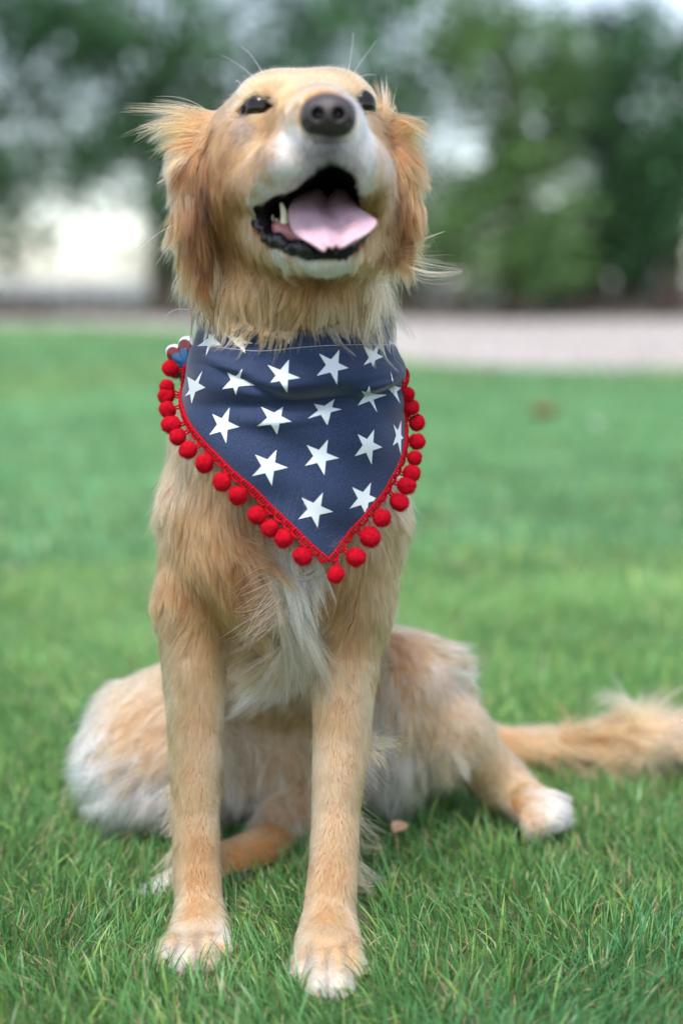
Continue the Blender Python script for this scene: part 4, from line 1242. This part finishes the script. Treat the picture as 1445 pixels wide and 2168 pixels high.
 (355, 2022, -.5, .9, 6, .12, W_, .14), (392, 2040, -.1, 1, 6, .12, W_, .14), (436, 2038, .1, 1, 6, .12, LP_, .3), (466, 2015, .1, 1, 6, .12, LP_, .3),
 # front leg, picture right
 (690, 1400, -.15, 1, 20, .2, LC_, .14), (730, 1400, .0, 1, 18, .15, LL_, .14), (770, 1400, .3, 1, 17, .2, LC_, .14), (680, 1490, -.2, 1, 13, .15, LL_, .14), (720, 1490, .0, 1, 13, .15, LL_, .14), (765, 1490, .25, 1, 13, .18, LC_, .14), (690, 1600, -.1, 1, 11, .15, LC_, .14), (725, 1600, .0, 1, 11, .15, LC_, .14), (760, 1600, .2, 1, 11, .18, LL_, .14),
 (685, 1700, -.05, 1, 10, .15, LC_, .3), (715, 1700, .0, 1, 10, .15, LC_, .3), (745, 1700, .15, 1, 10, .15, LL_, .3), (680, 1790, -.05, 1, 9, .15, LC_, .3), (715, 1795, .0, 1, 9, .15, LL_, .3), (740, 1800, .1, 1, 9, .15, LL_, .3), (670, 1850, -.05, 1, 9, .18, LL_, .3), (710, 1850, .0, 1, 9, .18, LG_, .3), (745, 1850, .1, 1, 9, .18, LL_, .3),
 (665, 1930, -.1, 1, 9, .15, LC_, .3), (700, 1930, .0, 1, 9, .15, LC_, .3), (740, 1940, .1, 1, 9, .15, LC_, .3), (660, 2000, -.05, 1, 9, .18, LP_, .3), (700, 2005, .0, 1, 8, .18, LP_, .3), (735, 2005, .1, 1, 9, .18, LP_, .3), (640, 2055, -.1, 1, 6, .12, W_, .3), (674, 2085, .0, 1, 6, .12, W_, .14), (714, 2085, .05, 1, 6, .12, W_, .3), (744, 2050, .1, 1, 6, .12, LP_, .3), (700, 2050, .0, 1, 6, .12, LP_, .3),
 # belly behind the legs
 (520, 1450, -.1, 1, 45, .3, LC_, .65), (600, 1480, .0, 1, 45, .3, LL_, .65), (640, 1500, .05, 1, 45, .3, LL_, .65), (500, 1550, -.1, 1, 50, .3, LC_, .7), (560, 1560, -.05, 1, 50, .3, LC_, .7), (620, 1580, .0, 1, 50, .3, LL_, .7), (520, 1650, -.05, 1, 48, .3, W_, .7), (580, 1660, .0, 1, 48, .3, LC_, .7), (635, 1660, .0, 1, 48, .3, LL_, .7), (540, 1710, .0, 1, 30, .3, W_, .6),
 # tucked hind foot
 (600, 1760, -.6, .6, 12, .2, LL_, .3), (560, 1790, -.8, .4, 11, .15, LL_, .3), (500, 1820, -.9, .3, 11, .15, LL_, .3), (540, 1770, -.8, .4, 11, .15, LL_, .3), (345, 1890, -.9, .3, 20, .25, W_, .4),
 # haunch, picture left
 (322, 1440, -.4, .4, 31, 0.45, LC_, .5), (280, 1460, -.7, -.1, 38, 0.55, LC_, .65), (230, 1490, -.9, .0, 45, 0.60, LC_, .7), (300, 1510, -.5, .6, 33, 0.35, O_, .5), (270, 1540, -.5, .6, 33, 0.35, O_, .5), (320, 1570, -.4, .9, 36, 0.35, O_, .5), (230, 1550, -.7, .6, 48, 0.50, W_, .65), (210, 1590, -.7, .7, 52, 0.50, W_, .65), (260, 1610, -.4, .9, 55, 0.40, W_, .65),
 (310, 1640, -.3, 1, 57, 0.40, W_, .65), (230, 1650, -.5, .9, 57, 0.45, W_, .65), (290, 1690, -.25, 1, 55, 0.40, W_, .65), (335, 1700, -.2, 1, 52, 0.40, W_, .65), (250, 1690, -.4, 1, 48, 0.40, W_, .6),
 # haunch and sprawled leg, picture right
 (835, 1320, .3, 1, 24, .25, LC_, .5), (870, 1345, .5, .6, 24, .3, LC_, .6), (900, 1345, .9, -.3, 44, .5, O_, .8), (918, 1365, .95, -.1, 46, .5, LC_, .8), (860, 1400, .3, 1, 22, .2, O_, .5), (890, 1410, .4, .9, 18, .2, LL_, .5), (922, 1410, .9, .3, 40, .45, W_, .75), (830, 1420, .1, 1, 30, .25, LC_, .6), (870, 1450, .2, 1, 24, .2, O_, .5), (915, 1460, .4, .9, 18, .2, LL_, .45),
 (820, 1480, .0, 1, 45, .3, W_, .7), (860, 1510, .1, 1, 42, .25, LC_, .65), (900, 1510, .25, 1, 30, .2, O_, .5), (945, 1500, .5, .9, 22, .2, LC_, .4), (975, 1550, .55, .9, 18, .2, LC_, .4), (810, 1580, .0, 1, 58, .3, W_, .7), (850, 1590, .05, 1, 60, .3, W_, .7), (890, 1590, .1, 1, 58, .3, W_, .7), (930, 1560, .2, 1, 50, .3, LC_, .65), (820, 1650, .05, 1, 50, .3, W_, .7), (880, 1650, .1, 1, 50, .3, W_, .7),
 (1000, 1590, .6, .8, 15, .2, LC_, .35), (970, 1590, .3, 1, 34, .3, LC_, .6), (1030, 1620, .6, .8, 13, .18, LL_, .35), (1020, 1650, .3, 1, 16, .2, LL_, .35), (1060, 1660, .7, .7, 11, .18, LL_, .3), (1100, 1690, .8, .5, 11, .18, LC_, .3), (1150, 1705, .9, .3, 12, .2, W_, .3), (1172, 1722, .8, .5, 14, .25, W_, .35), (1135, 1740, .5, .9, 12, .2, LC_, .3),
 # tail
 (1060, 1575, .6, .4, 55, .4, O_, .8), (1110, 1585, .6, .7, 66, .3, LL_, .85), (1110, 1565, .8, .1, 50, .5, LC_, .8), (1170, 1575, .9, .05, 60, .5, O_, .8), (1160, 1600, .45, .9, 75, .2, LC_, .85), (1220, 1570, .95, -.1, 66, .5, O_, .85), (1230, 1592, .6, .8, 80, .2, LC_, .85), (1290, 1562, .95, -.2, 70, .5, O_, .85), (1300, 1585, .8, .6, 84, .2, LC_, .85), (1345, 1558, .95, -.2, 75, .5, O_, .85), (1360, 1572, .95, .4, 84, .25, LC_, .85), (1420, 1552, 1, .0, 80, .4, LL_, .85), (1420, 1565, .95, .4, 80, .3, W_, .85),
]
gp, gf, gL, gl, gc, gk = [], [], [], [], [], []
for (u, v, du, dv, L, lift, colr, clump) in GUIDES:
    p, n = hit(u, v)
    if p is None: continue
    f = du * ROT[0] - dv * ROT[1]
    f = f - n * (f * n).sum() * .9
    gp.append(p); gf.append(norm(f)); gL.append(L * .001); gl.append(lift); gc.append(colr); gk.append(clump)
# feathering down the backs of the legs, and whatever faces away from the lens
def g3(p, f, L, lift, colr, clump):
    gp.append(np.array(p)); gf.append(norm(np.array(f, float))); gL.append(L * .001); gl.append(lift); gc.append(colr); gk.append(clump)
for (u, v, y, s) in ((405, 1560, .055, -1), (405, 1680, .042, -1), (405, 1780, .030, -1), (730, 1560, .036, 1), (722, 1680, .020, 1), (720, 1780, .006, 1), (716, 1860, -.004, 1), (708, 1930, -.022, 1)):
    p = P(u, v, y)
    for dx in (-.012, .0, .012):
        g3(p + np.array([dx, .004, 0]), (s * .85, .35, -.55), 40 if s < 0 else 56, .45, C_, .8)
fnz = np.random.default_rng(3)
sel = np.where((bn * norm(CAM - bv)).sum(1) < -.25)[0]
for i in fnz.choice(sel, 160, replace=False):
    p, n = bv[i], bn[i]
    f = np.array([.0, .55, -1.0]); f = f - n * (f * n).sum()
    g3(p, f, 26 if p[2] > .12 else 18, .25, L_g if p[2] > .2 else C_, .5)
gp, gf, gL, gl, gc, gk = map(np.array, (gp, gf, gL, gl, gc, gk))

def groom(p):
    n = len(p); out = []
    for i in range(0, n, 20000):
        q = p[i:i + 20000]
        d2 = ((q[:, None] - gp[None]) ** 2).sum(-1)
        w = 1 / (d2 + np.where(q[:, 2] > .5, .0045, .009)[:, None] ** 2) ** 2.4
        w /= w.sum(1, keepdims=True)
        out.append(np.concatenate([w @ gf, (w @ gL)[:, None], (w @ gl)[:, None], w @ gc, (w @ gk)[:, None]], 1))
    o = np.concatenate(out)
    return o[:, :3], o[:, 3], o[:, 4], o[:, 5:8], o[:, 8]

_, _, _, vc, _ = groom(bv)
skin, lipmask = build_skin_colours(vc * np.array([.80, .74, .68]))
vcol(body_me, skin)
body = link('body', body_me, principled('skin and undercoat', rough=.75, spec=.15, attr='col'), DOG)

# roots spread over the skin
tri = np.concatenate([bf[:, [0, 1, 2]], bf[:, [0, 2, 3]]])
tc = bv[tri].mean(1)
ar = np.linalg.norm(np.cross(bv[tri[:, 1]] - bv[tri[:, 0]], bv[tri[:, 2]] - bv[tri[:, 0]]), axis=1) / 2
face_n = fld.grad(tc)
fac = (face_n * norm(CAM - tc)).sum(1)
def band_rho(p):
    """how far outside the cloth: radial fraction, and whether the place lies within the cloth's outline"""
    x, y, z = p[..., 0], p[..., 1], p[..., 2]
    # row whose front line has this height
    vs = np.linspace(595, 1200, 260)
    zs = band_xyz(vs, np.zeros_like(vs))[:, 2]
    v = np.interp(-z, -zs, vs)
    yf = np.interp(v, _vr, _yf); a = np.interp(v, _vr, _a); uc = np.interp(v, _vr, _uc)
    tt = (yf - CAM[1]) / ((1084 - v) / FPX * ROT[1][1] + ROT[2][1])
    xc = (uc - 722.5) / FPX * tt
    X, Y = (x - xc) / a, (y - YC) / (YC - yf)
    rho = (np.abs(X) ** 2.35 + np.abs(Y) ** 2.35) ** (1 / 2.35)
    ph = np.arctan2(X, -Y)
    inside = (ph > np.interp(v, vL, pL)) & (ph < np.interp(v, vR, pR)) & (z < zs[0]) & (v < VT)
    return rho, inside, v
_, tL, _, _, _ = groom(tc)
dens = np.clip(.019 / tL, .45, 2.6) * 1.1e6
dens *= np.where(fac > -.25, 1.0, .35)
dens *= np.where((tc[:, 1] > .15), .8, 1.0)
dens[tc[:, 2] < .002] = 0
rho, ins, vrow = band_rho(tc)
dens[ins & (rho < 1.05) & (vrow > 674)] = 0
ph_ = np.arctan2(tc[:, 0] - P(614, 690, .01)[0], YC - tc[:, 1])
dens[(vrow > 640) & (vrow < 760) & (np.abs(ph_) > .95) & (np.abs(tc[:, 0] + .04) < .12) & (rho < 1.08)] = 0
tuv, tdep = project(tc)
fr = (tc[:, 1] < .02) & (tc[:, 2] > .5)
sdl = poly_sd(tuv[:, 0], tuv[:, 1], LIPS)
dens[fr & (sdl < 1)] = 0
for (c, r), shp in zip(EYES, EYE_SHAPE):
    near = np.linalg.norm(tc - c, axis=1) < .030
    dens[near & (poly_sd(tuv[:, 0], tuv[:, 1], shp) < 2.5)] = 0
dn = np.linalg.norm((tc - P(694, 250, -.142)) / np.array([.0215, .03, .0185]), axis=1)
dens[dn < 1] = 0
HAIRS = 1.0
lam = dens * ar * HAIRS
cnt = np.floor(lam + rng.random(len(lam))).astype(int)
ti = np.repeat(np.arange(len(tri)), cnt)
r1, r2 = np.sqrt(rng.random(len(ti))), rng.random(len(ti))
roots = (1 - r1)[:, None] * bv[tri[ti, 0]] + (r1 * (1 - r2))[:, None] * bv[tri[ti, 1]] + (r1 * r2)[:, None] * bv[tri[ti, 2]]

def smooth_noise(p, s, seed):
    """a few crossed waves: a cheap smooth vector field"""
    r_ = np.random.default_rng(seed)
    o = 0
    for k in range(7):
        kv = r_.normal(size=3) * s * (0.6 + .25 * k)
        o = o + np.sin(p @ kv + r_.uniform(0, 6.28))[:, None] * norm(r_.normal(size=3))
    return o / 2.2

def strands(p, K, seed, straight=False):
    """simulate strands from roots p; returns points (n,K,3) and the groom at the root"""
    r_ = np.random.default_rng(seed)
    n = fld.grad(p)
    f, L, lift, colr, clump = groom(p)
    nzk = .12 + 11.0 * L[:, None]
    f = f + nzk * smooth_noise(p, 75, 5) + .7 * nzk * smooth_noise(p, 190, 6)
    L = L * np.clip(1 + .34 * smooth_noise(p, 130, 8)[:, 0], .45, 1.5)
    f = norm(f - n * (f * n).sum(1, keepdims=True))
    ruff = (p[:, 2] > .535) & (p[:, 2] < .62) & (p[:, 1] < .12)
    L = np.where(ruff, .84 * L * np.clip(1 + .45 * smooth_noise(p, 210, 18)[:, 0], .5, 1.6), L)
    L = L * r_.uniform(.72, 1.18, len(p))
    lift = lift * r_.uniform(.7, 1.3, len(p))
    jit = r_.normal(size=p.shape) * .10
    d = norm(f * np.cos(lift * 1.5)[:, None] + n * np.sin(lift * 1.5)[:, None] + jit)
    pts = np.zeros((len(p), K, 3)); pts[:, 0] = p - n * .0012
    q = pts[:, 0].copy()
    seg = (L / (K - 1))[:, None]
    curl = smooth_noise(p, 60, 9)
    for k in range(1, K):
        t = k / (K - 1)
        g_ = np.array([0, 0, -1.]) * (np.clip(L * 9, 0, .55) * np.clip(1.25 - 2.2 * lift, .05, 1))[:, None]
        d = norm(d + f * .30 + g_ * .45 + curl * .10 * np.sin(t * 5) * np.clip(L * 25, 0, 1)[:, None])
        q = q + d * seg
        s_ = fld.sample(q)
        lim = .0010 + .0028 * t + .0012 * lift
        push = np.clip(lim - s_, 0, .01)
        m = push > 0
        if m.any():
            gr = fld.grad(q[m])
            q[m] += gr * push[m][:, None]
        gz = np.clip(.006 - q[:, 2], 0, .02); q[:, 2] += gz           # the grass
        pts[:, k] = q
    return pts, L, colr, clump, n, f

_cr, _ci, _cv = band_rho(cl.reshape(-1, 3))
_cp = clphi.ravel()
TV, TP = np.linspace(660, 1190, 54), np.radians(np.linspace(-120, 120, 61))
_tab = np.ones((54, 61))
np.maximum.at(_tab, (np.clip(((_cv - 660) / 10).round().astype(int), 0, 53), np.clip(((np.degrees(_cp) + 120) / 4).round().astype(int), 0, 60)), _cr)
def keep_off_cloth(pts, root_v):
    """hair that starts above the bandana lies on top of it"""
    m = root_v < 700
    if not m.any(): return pts
    sub = pts[m]
    rho, ins, v = band_rho(sub)
    c = np.array([P(614, 690, .01)[0], YC])
    ph = np.arctan2(sub[..., 0] - c[0], YC - sub[..., 1])
    tv = np.clip((v - 660) / 10, 0, 52.99); tp = np.clip((np.degrees(ph) + 120) / 4, 0, 59.99)
    a, b = tv.astype(int), tp.astype(int)
    lim = np.maximum.reduce([_tab[a, b], _tab[a + 1, b], _tab[a, b + 1], _tab[a + 1, b + 1]]) + .035
    lim = lim - .16 * np.clip((664 - v) / 66, 0, 1)
    need = ins & (rho < lim) & (v > 598)
    k = np.where(need, lim / np.maximum(rho, .5), 1)
    sub[..., 0] = c[0] + (sub[..., 0] - c[0]) * k
    sub[..., 1] = c[1] + (sub[..., 1] - c[1]) * k
    pts[m] = sub
    return pts

# clump centres
ncl = 38000
pc = lam / lam.sum()
ci = rng.choice(len(tri), ncl, p=pc)
cr1, cr2 = np.sqrt(rng.random(ncl)), rng.random(ncl)
cpos = (1 - cr1)[:, None] * bv[tri[ci, 0]] + (cr1 * (1 - cr2))[:, None] * bv[tri[ci, 1]] + (cr1 * cr2)[:, None] * bv[tri[ci, 2]]
kd = KDTree(ncl)
for i, c in enumerate(cpos): kd.insert(c, i)
kd.balance()
cid = np.array([kd.find(r)[1] for r in roots])
K = 8
cpts, cL, ccol, cclump, cn, cf = strands(cpos, K, 11)
cl_shade = np.clip(rng.normal(size=ncl) * .20, -.4, .45)
pts, L, colr, clump, nrm_, flow = strands(roots, K, 12)
tpar = np.linspace(0, 1, K)
stray = rng.random(len(roots)) < np.where(L > .04, .03, .05)
wgt = (clump * np.where(stray, .15, 1) * rng.uniform(.75, 1.25, len(roots)))[:, None] * (tpar ** .9)[None]
target = cpts[cid] + (roots - cpos[cid])[:, None] * .10
pts = pts + (target - pts) * np.clip(wgt, 0, .95)[..., None]
# strays: lift away and run longer
si = np.where(stray)[0]
sdir = norm(nrm_[si] * .6 + flow[si] * .7 + rng.normal(size=(len(si), 3)) * .35)
pts[si] += sdir[:, None] * (L[si] * rng.uniform(.10, .50, len(si)) * np.clip(.035 / L[si], .35, 1))[:, None, None] * (tpar ** 1.6)[None, :, None]
rrow = band_rho(roots)[2]
rrow = np.where(roots[:, 2] > band_xyz(np.array([690.]), np.array([0.]))[0, 2], 600, 800)
pts = keep_off_cloth(pts, rrow)
low = pts[..., 2] < .004
pts[..., 2] = np.where(low, .004 + rng.random(low.shape) * .002, pts[..., 2])
# neighbouring coat colours mix into one another, lock by lock
jsig = np.where(cpos[:, 2] > .5, .0035, np.where(cpos[:, 1] > .15, .020, .008))[:, None]
_, _, _, c_mix, _ = groom(cpos + rng.normal(size=cpos.shape) * jsig)
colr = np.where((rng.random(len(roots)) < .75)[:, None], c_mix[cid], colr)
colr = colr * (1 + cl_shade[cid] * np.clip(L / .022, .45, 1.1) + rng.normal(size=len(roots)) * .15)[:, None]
colr = colr * (1 + np.clip(rng.normal(size=len(roots)) * .05, -.1, .1)[:, None] * np.array([0, .6, 1.2]))
alt = (rng.normal(size=ncl) > 1.0)[cid] | (rng.random(len(roots)) < .07)
alt &= L > .02
darker = np.array(L_g) * rng.uniform(.75, 1.2, (len(roots), 1))
colr = np.where(alt[:, None], colr * .45 + darker * .55, colr)
colr = np.clip(colr * np.array([1.05, .96, .99]), .01, .92)
base_r = np.clip(.00011 + .0024 * L, .00013, .00022)
base_r = base_r * np.where(roots[:, 1] > .15, 1.7, 1.0) * np.where(stray, .7, 1.0)
rad = base_r[:, None] * np.interp(tpar, [0, .2, .6, 1], [.9, 1.0, .8, .15])[None]

def hair_material(name, rough=.38, radial=.55, coat=.0):
    t = NT(name)
    a = t.node('ShaderNodeAttribute'); a.attribute_name = 'col'
    h = t.node('ShaderNodeBsdfHairPrincipled')
    h.model = 'CHIANG'; h.parametrization = 'COLOR'
    t.link(a.outputs['Color'], h.inputs['Color'])
    h.inputs['Roughness'].default_value = rough
    h.inputs['Radial Roughness'].default_value = radial
    h.inputs['Coat'].default_value = coat
    h.inputs['Random Roughness'].default_value = .1
    h.inputs['IOR'].default_value = 1.45
    t.link(h.outputs[0], t.out.inputs['Surface'])
    return t.m
fur_mat = hair_material('dog hair')
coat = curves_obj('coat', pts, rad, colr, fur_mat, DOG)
print('hairs', len(pts))

# whiskers and long eyebrow hairs
def whisk(pth, r=.00028):
    p = resample(np.array([P(*q) for q in pth]), 12)
    return p, np.linspace(r, r * .3, 12)
WH = [[(545, 172, -.03), (520, 148, -.04), (492, 128, -.05), (468, 116, -.055)], [(560, 160, -.03), (545, 136, -.04), (528, 112, -.045), (510, 98, -.045)], [(512, 182, -.02), (503, 170, -.03), (498, 175, -.035)],
      [(735, 158, -.03), (742, 120, -.04), (746, 92, -.045), (747, 68, -.045)], [(742, 165, -.03), (760, 135, -.04), (780, 108, -.045), (796, 86, -.05)], [(748, 170, -.03), (772, 158, -.035), (795, 158, -.04)],
      [(450, 430, -.0), (400, 460, -.01), (340, 490, -.015), (290, 530, -.02)], [(452, 470, .0), (410, 490, -.01), (360, 520, -.015), (330, 560, -.02)],
      [(785, 470, -.04), (800, 500, -.045), (825, 545, -.05)], [(400, 655, .03), (372, 655, .02), (352, 668, .02), (345, 690, .02)]]
wp, wr = zip(*[whisk(w) for w in WH])
curves_obj('whiskers', np.array(wp), np.array(wr), np.tile(np.array([[.85, .82, .76]]), (len(WH), 1)), fur_mat, DOG)

# a curled lock standing up from the tail
lk = [(1372, 1552, .372), (1345, 1520, .37), (1315, 1490, .368), (1280, 1476, .366), (1256, 1486, .366), (1252, 1506, .368)]
lp, lr = [], []
for i in range(90):
    o_ = rng.normal(size=3) * .006
    sc = rng.uniform(.55, 1.0)
    p = resample(np.array([P(*q) for q in lk]), 14)
    n_ = max(5, int(14 * sc)); p = resample(p[:n_], 14)
    lp.append(p + o_ + np.cumsum(rng.normal(size=(14, 3)) * .0006, 0)); lr.append(np.linspace(.0003, .00008, 14))
curves_obj('tail_lock', np.array(lp), np.array(lr), np.array(LC_)[None] * rng.uniform(.8, 1.2, (90, 1)), fur_mat, DOG)
# ------------------------------------------------------------------ grass
def blades(n, xf, yf, h, w, seg, seed, straw=.06):
    """blade ribbons; xf, yf are the feet"""
    r_ = np.random.default_rng(seed)
    patch = smooth_noise(np.stack([xf, yf, 0 * xf], -1), 6, 77)[:, 0]
    h = h * (1 + .22 * patch) * r_.uniform(.55, 1.35, n)
    w = w * r_.uniform(.7, 1.25, n)
    az = r_.uniform(0, 2 * math.pi, n)
    sn = smooth_noise(np.stack([xf, yf, 0 * xf], -1), 14, 78)
    lean = np.stack([np.cos(az), np.sin(az), 0 * az], -1) * r_.gamma(2.0, .30, n)[:, None] + sn * np.array([.5, .5, 0])
    isst = r_.random(n) < straw
    wide = r_.random(n) < .10
    w = np.where(wide, w * 1.7, w); h = np.where(wide, h * 1.35, h)
    lean[isst] *= 2.4
    facing = az + math.pi / 2 + r_.normal(size=n) * .7
    side = np.stack([np.cos(facing), np.sin(facing), 0 * az], -1)
    t = np.linspace(0, 1, seg + 1)
    drop = 1 / np.sqrt(1 + (lean ** 2).sum(1))
    V = []
    h = np.where(isst, h * .8, h)
    for i, ti in enumerate(t):
        p = np.stack([xf, yf, np.zeros(n)], -1) + lean * (h * drop * ti ** 1.7)[:, None] + np.array([0, 0, 1.]) * (h * drop * (ti - .18 * np.linalg.norm(lean, axis=1) * ti ** 2).clip(0))[:, None]
        p[:, 2] -= .003 * (i == 0)
        p[:, 2] = np.maximum(p[:, 2], -.003)
        if i == seg: V.append(p[:, None])
        else:
            ww = (w * (1 - .75 * ti ** 1.6) * .5)[:, None]
            V.append(np.stack([p - side * ww, p + side * ww], 1))
    V = np.concatenate(V, 1); m = V.shape[1]
    base = (np.arange(n) * m)[:, None]
    Q = np.concatenate([base + np.array([[2 * i, 2 * i + 1, 2 * i + 3, 2 * i + 2]]) for i in range(seg - 1)], 0) if seg > 1 else np.zeros((0, 4), int)
    T_ = base + np.array([[2 * seg - 2, 2 * seg - 1, 2 * seg]])
    tone = r_.random(n)
    g1, g2, g3_ = np.array([.046, .160, .054]), np.array([.108, .285, .110]), np.array([.165, .315, .085])
    col = g1 + (g2 - g1) * tone[:, None]
    yl = r_.random(n) < .16
    col[yl] = g3_ * r_.uniform(.8, 1.2, (yl.sum(), 1))
    patch2 = smooth_noise(np.stack([xf, yf, 0 * xf], -1), 1.6, 79)[:, 0]
    col *= (1 + .16 * patch + .16 * patch2)[:, None]
    col[patch2 > .25] *= np.array([1.25, 1.04, .85])
    col[isst] = np.array([.42, .32, .19]) * r_.uniform(.55, 1.25, (isst.sum(), 1))
    return V.reshape(-1, 3), Q, T_, np.repeat(np.clip(col, .01, .6), m, 0)
def scatter(n, d0, d1, seed, margin):
    r_ = np.random.default_rng(seed)
    d = np.sqrt(r_.uniform(d0 ** 2, d1 ** 2, n))
    x = r_.uniform(-1, 1, n) * (d * .245 * 1.45 + margin)
    return x, CAM[1] + d
zones = [(185000, .80, 3.1, .030, .0017, 4, .20, .16), (130000, 2.1, 8.0, .032, .0038, 2, .6, .05), (70000, 7.0, 19.5, .038, .010, 2, 1.0, .03)]
RAMP = ((0, 0, 2.2, 3.1), (2.1, 3.0, 6.8, 8.0), (7.0, 8.0, 99, 100))
Vs, Qs, Ts, Cs, o = [], [], [], [], 0
for zi, (n, d0, d1, h, w, seg, mg_, st) in enumerate(zones):
    x, y = scatter(n, d0, d1, 100 + zi, mg_)
    dd_ = y - CAM[1]; a0, a1, b0, b1 = RAMP[zi]
    keep = rng.random(n) < np.clip(np.minimum((dd_ - a0) / max(a1 - a0, 1e-6), (b1 - dd_) / (b1 - b0)), 0, 1)
    if zi < 2:
        q = np.stack([x, y, np.full(n, .008)], -1)
        keep &= ~((fld.sample(q) < .004) & (np.abs(x) < .5) & (y < .55))
    keep &= ~(poly_sd(x, y, near_[::4] + far_) < rng.normal(0, .10, n))
    x, y = x[keep], y[keep]
    V, Q, T_, cc = blades(len(x), x, y, h, w, seg, 200 + zi, st)
    cc = np.clip(cc * np.clip(1.0 + .50 * V[:, 1], .98, 1.9)[:, None] ** np.array([1.3, 1, 1.3]), .01, .6)   # sky sheen on the distant blades, put into their colour
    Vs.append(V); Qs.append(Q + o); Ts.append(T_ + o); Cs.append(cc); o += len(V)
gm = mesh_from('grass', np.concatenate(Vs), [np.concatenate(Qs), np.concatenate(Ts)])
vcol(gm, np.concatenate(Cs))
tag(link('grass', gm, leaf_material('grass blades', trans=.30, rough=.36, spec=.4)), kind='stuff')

# fallen leaves
def leaf_thing(label, p, size, col, seed, curl=.6, rz=0.):
    r_ = np.random.default_rng(seed)
    nu, nv_ = 9, 7
    V = []
    for i in range(nu):
        t = i / (nu - 1)
        wd = math.sin(math.pi * min(1, t * .92 + .04)) ** .8 * .42
        for j in range(nv_):
            s = -1 + 2 * j / (nv_ - 1)
            x = (t - .5) + .02 * r_.normal(); y = s * wd * (1 + .06 * r_.normal())
            z = curl * (s * s * wd * .9 + .35 * (t - .5) ** 2 * 2) + .03 * r_.normal()
            V.append((x, y, z))
    V = np.array(V) * size
    F = np.array([(i * nv_ + j, (i + 1) * nv_ + j, (i + 1) * nv_ + j + 1, i * nv_ + j + 1) for i in range(nu - 1) for j in range(nv_ - 1)])
    root = empty('fallen_leaf', p); root.rotation_euler = (r_.normal() * .3, r_.normal() * .4, rz)
    tag(root, label, 'leaf', 'leaves lying in the grass')
    m = principled('dry leaf', col, .7, .2, noise=(60, .35))
    b = link('blade', mesh_from('blade', V, F), m, root, loc=(0, 0, 0))
    so_ = b.modifiers.new('thickness', 'SOLIDIFY'); so_.thickness = .0006
    tv, tf = tube(np.array([(-.5, 0, .17 * curl), (-.7, .03, .12), (-.85, .02, .2)]) * size, np.array([.02, .018, .014]) * size, 6)
    link('stalk', mesh_from('stalk', tv, tf), m, root, loc=(0, 0, 0))
def gp_(u, v, z): 
    q = ground_at(u, v); return (q[0], q[1], z)
leaf_thing('small curled tan leaf in the grass beside the right front leg of the dog', gp_(845, 1800, .022), .020, (.42, .27, .17), 1, .9, 1.0)
leaf_thing('brown crumpled leaf lying out on the lawn right of the bandana', gp_(1150, 905, .045), .11, (.26, .15, .07), 2, .8, .3)
leaf_thing('pale whitish leaf on the lawn at the right, farthest of the fallen leaves', gp_(1257, 925, .05), .060, (.72, .74, .70), 3, .6, 2.0)
leaf_thing('pale grey leaf lying between the raised hip and the tail of the dog', gp_(985, 1470, .03), .028, (.55, .54, .55), 4, .7, .6)
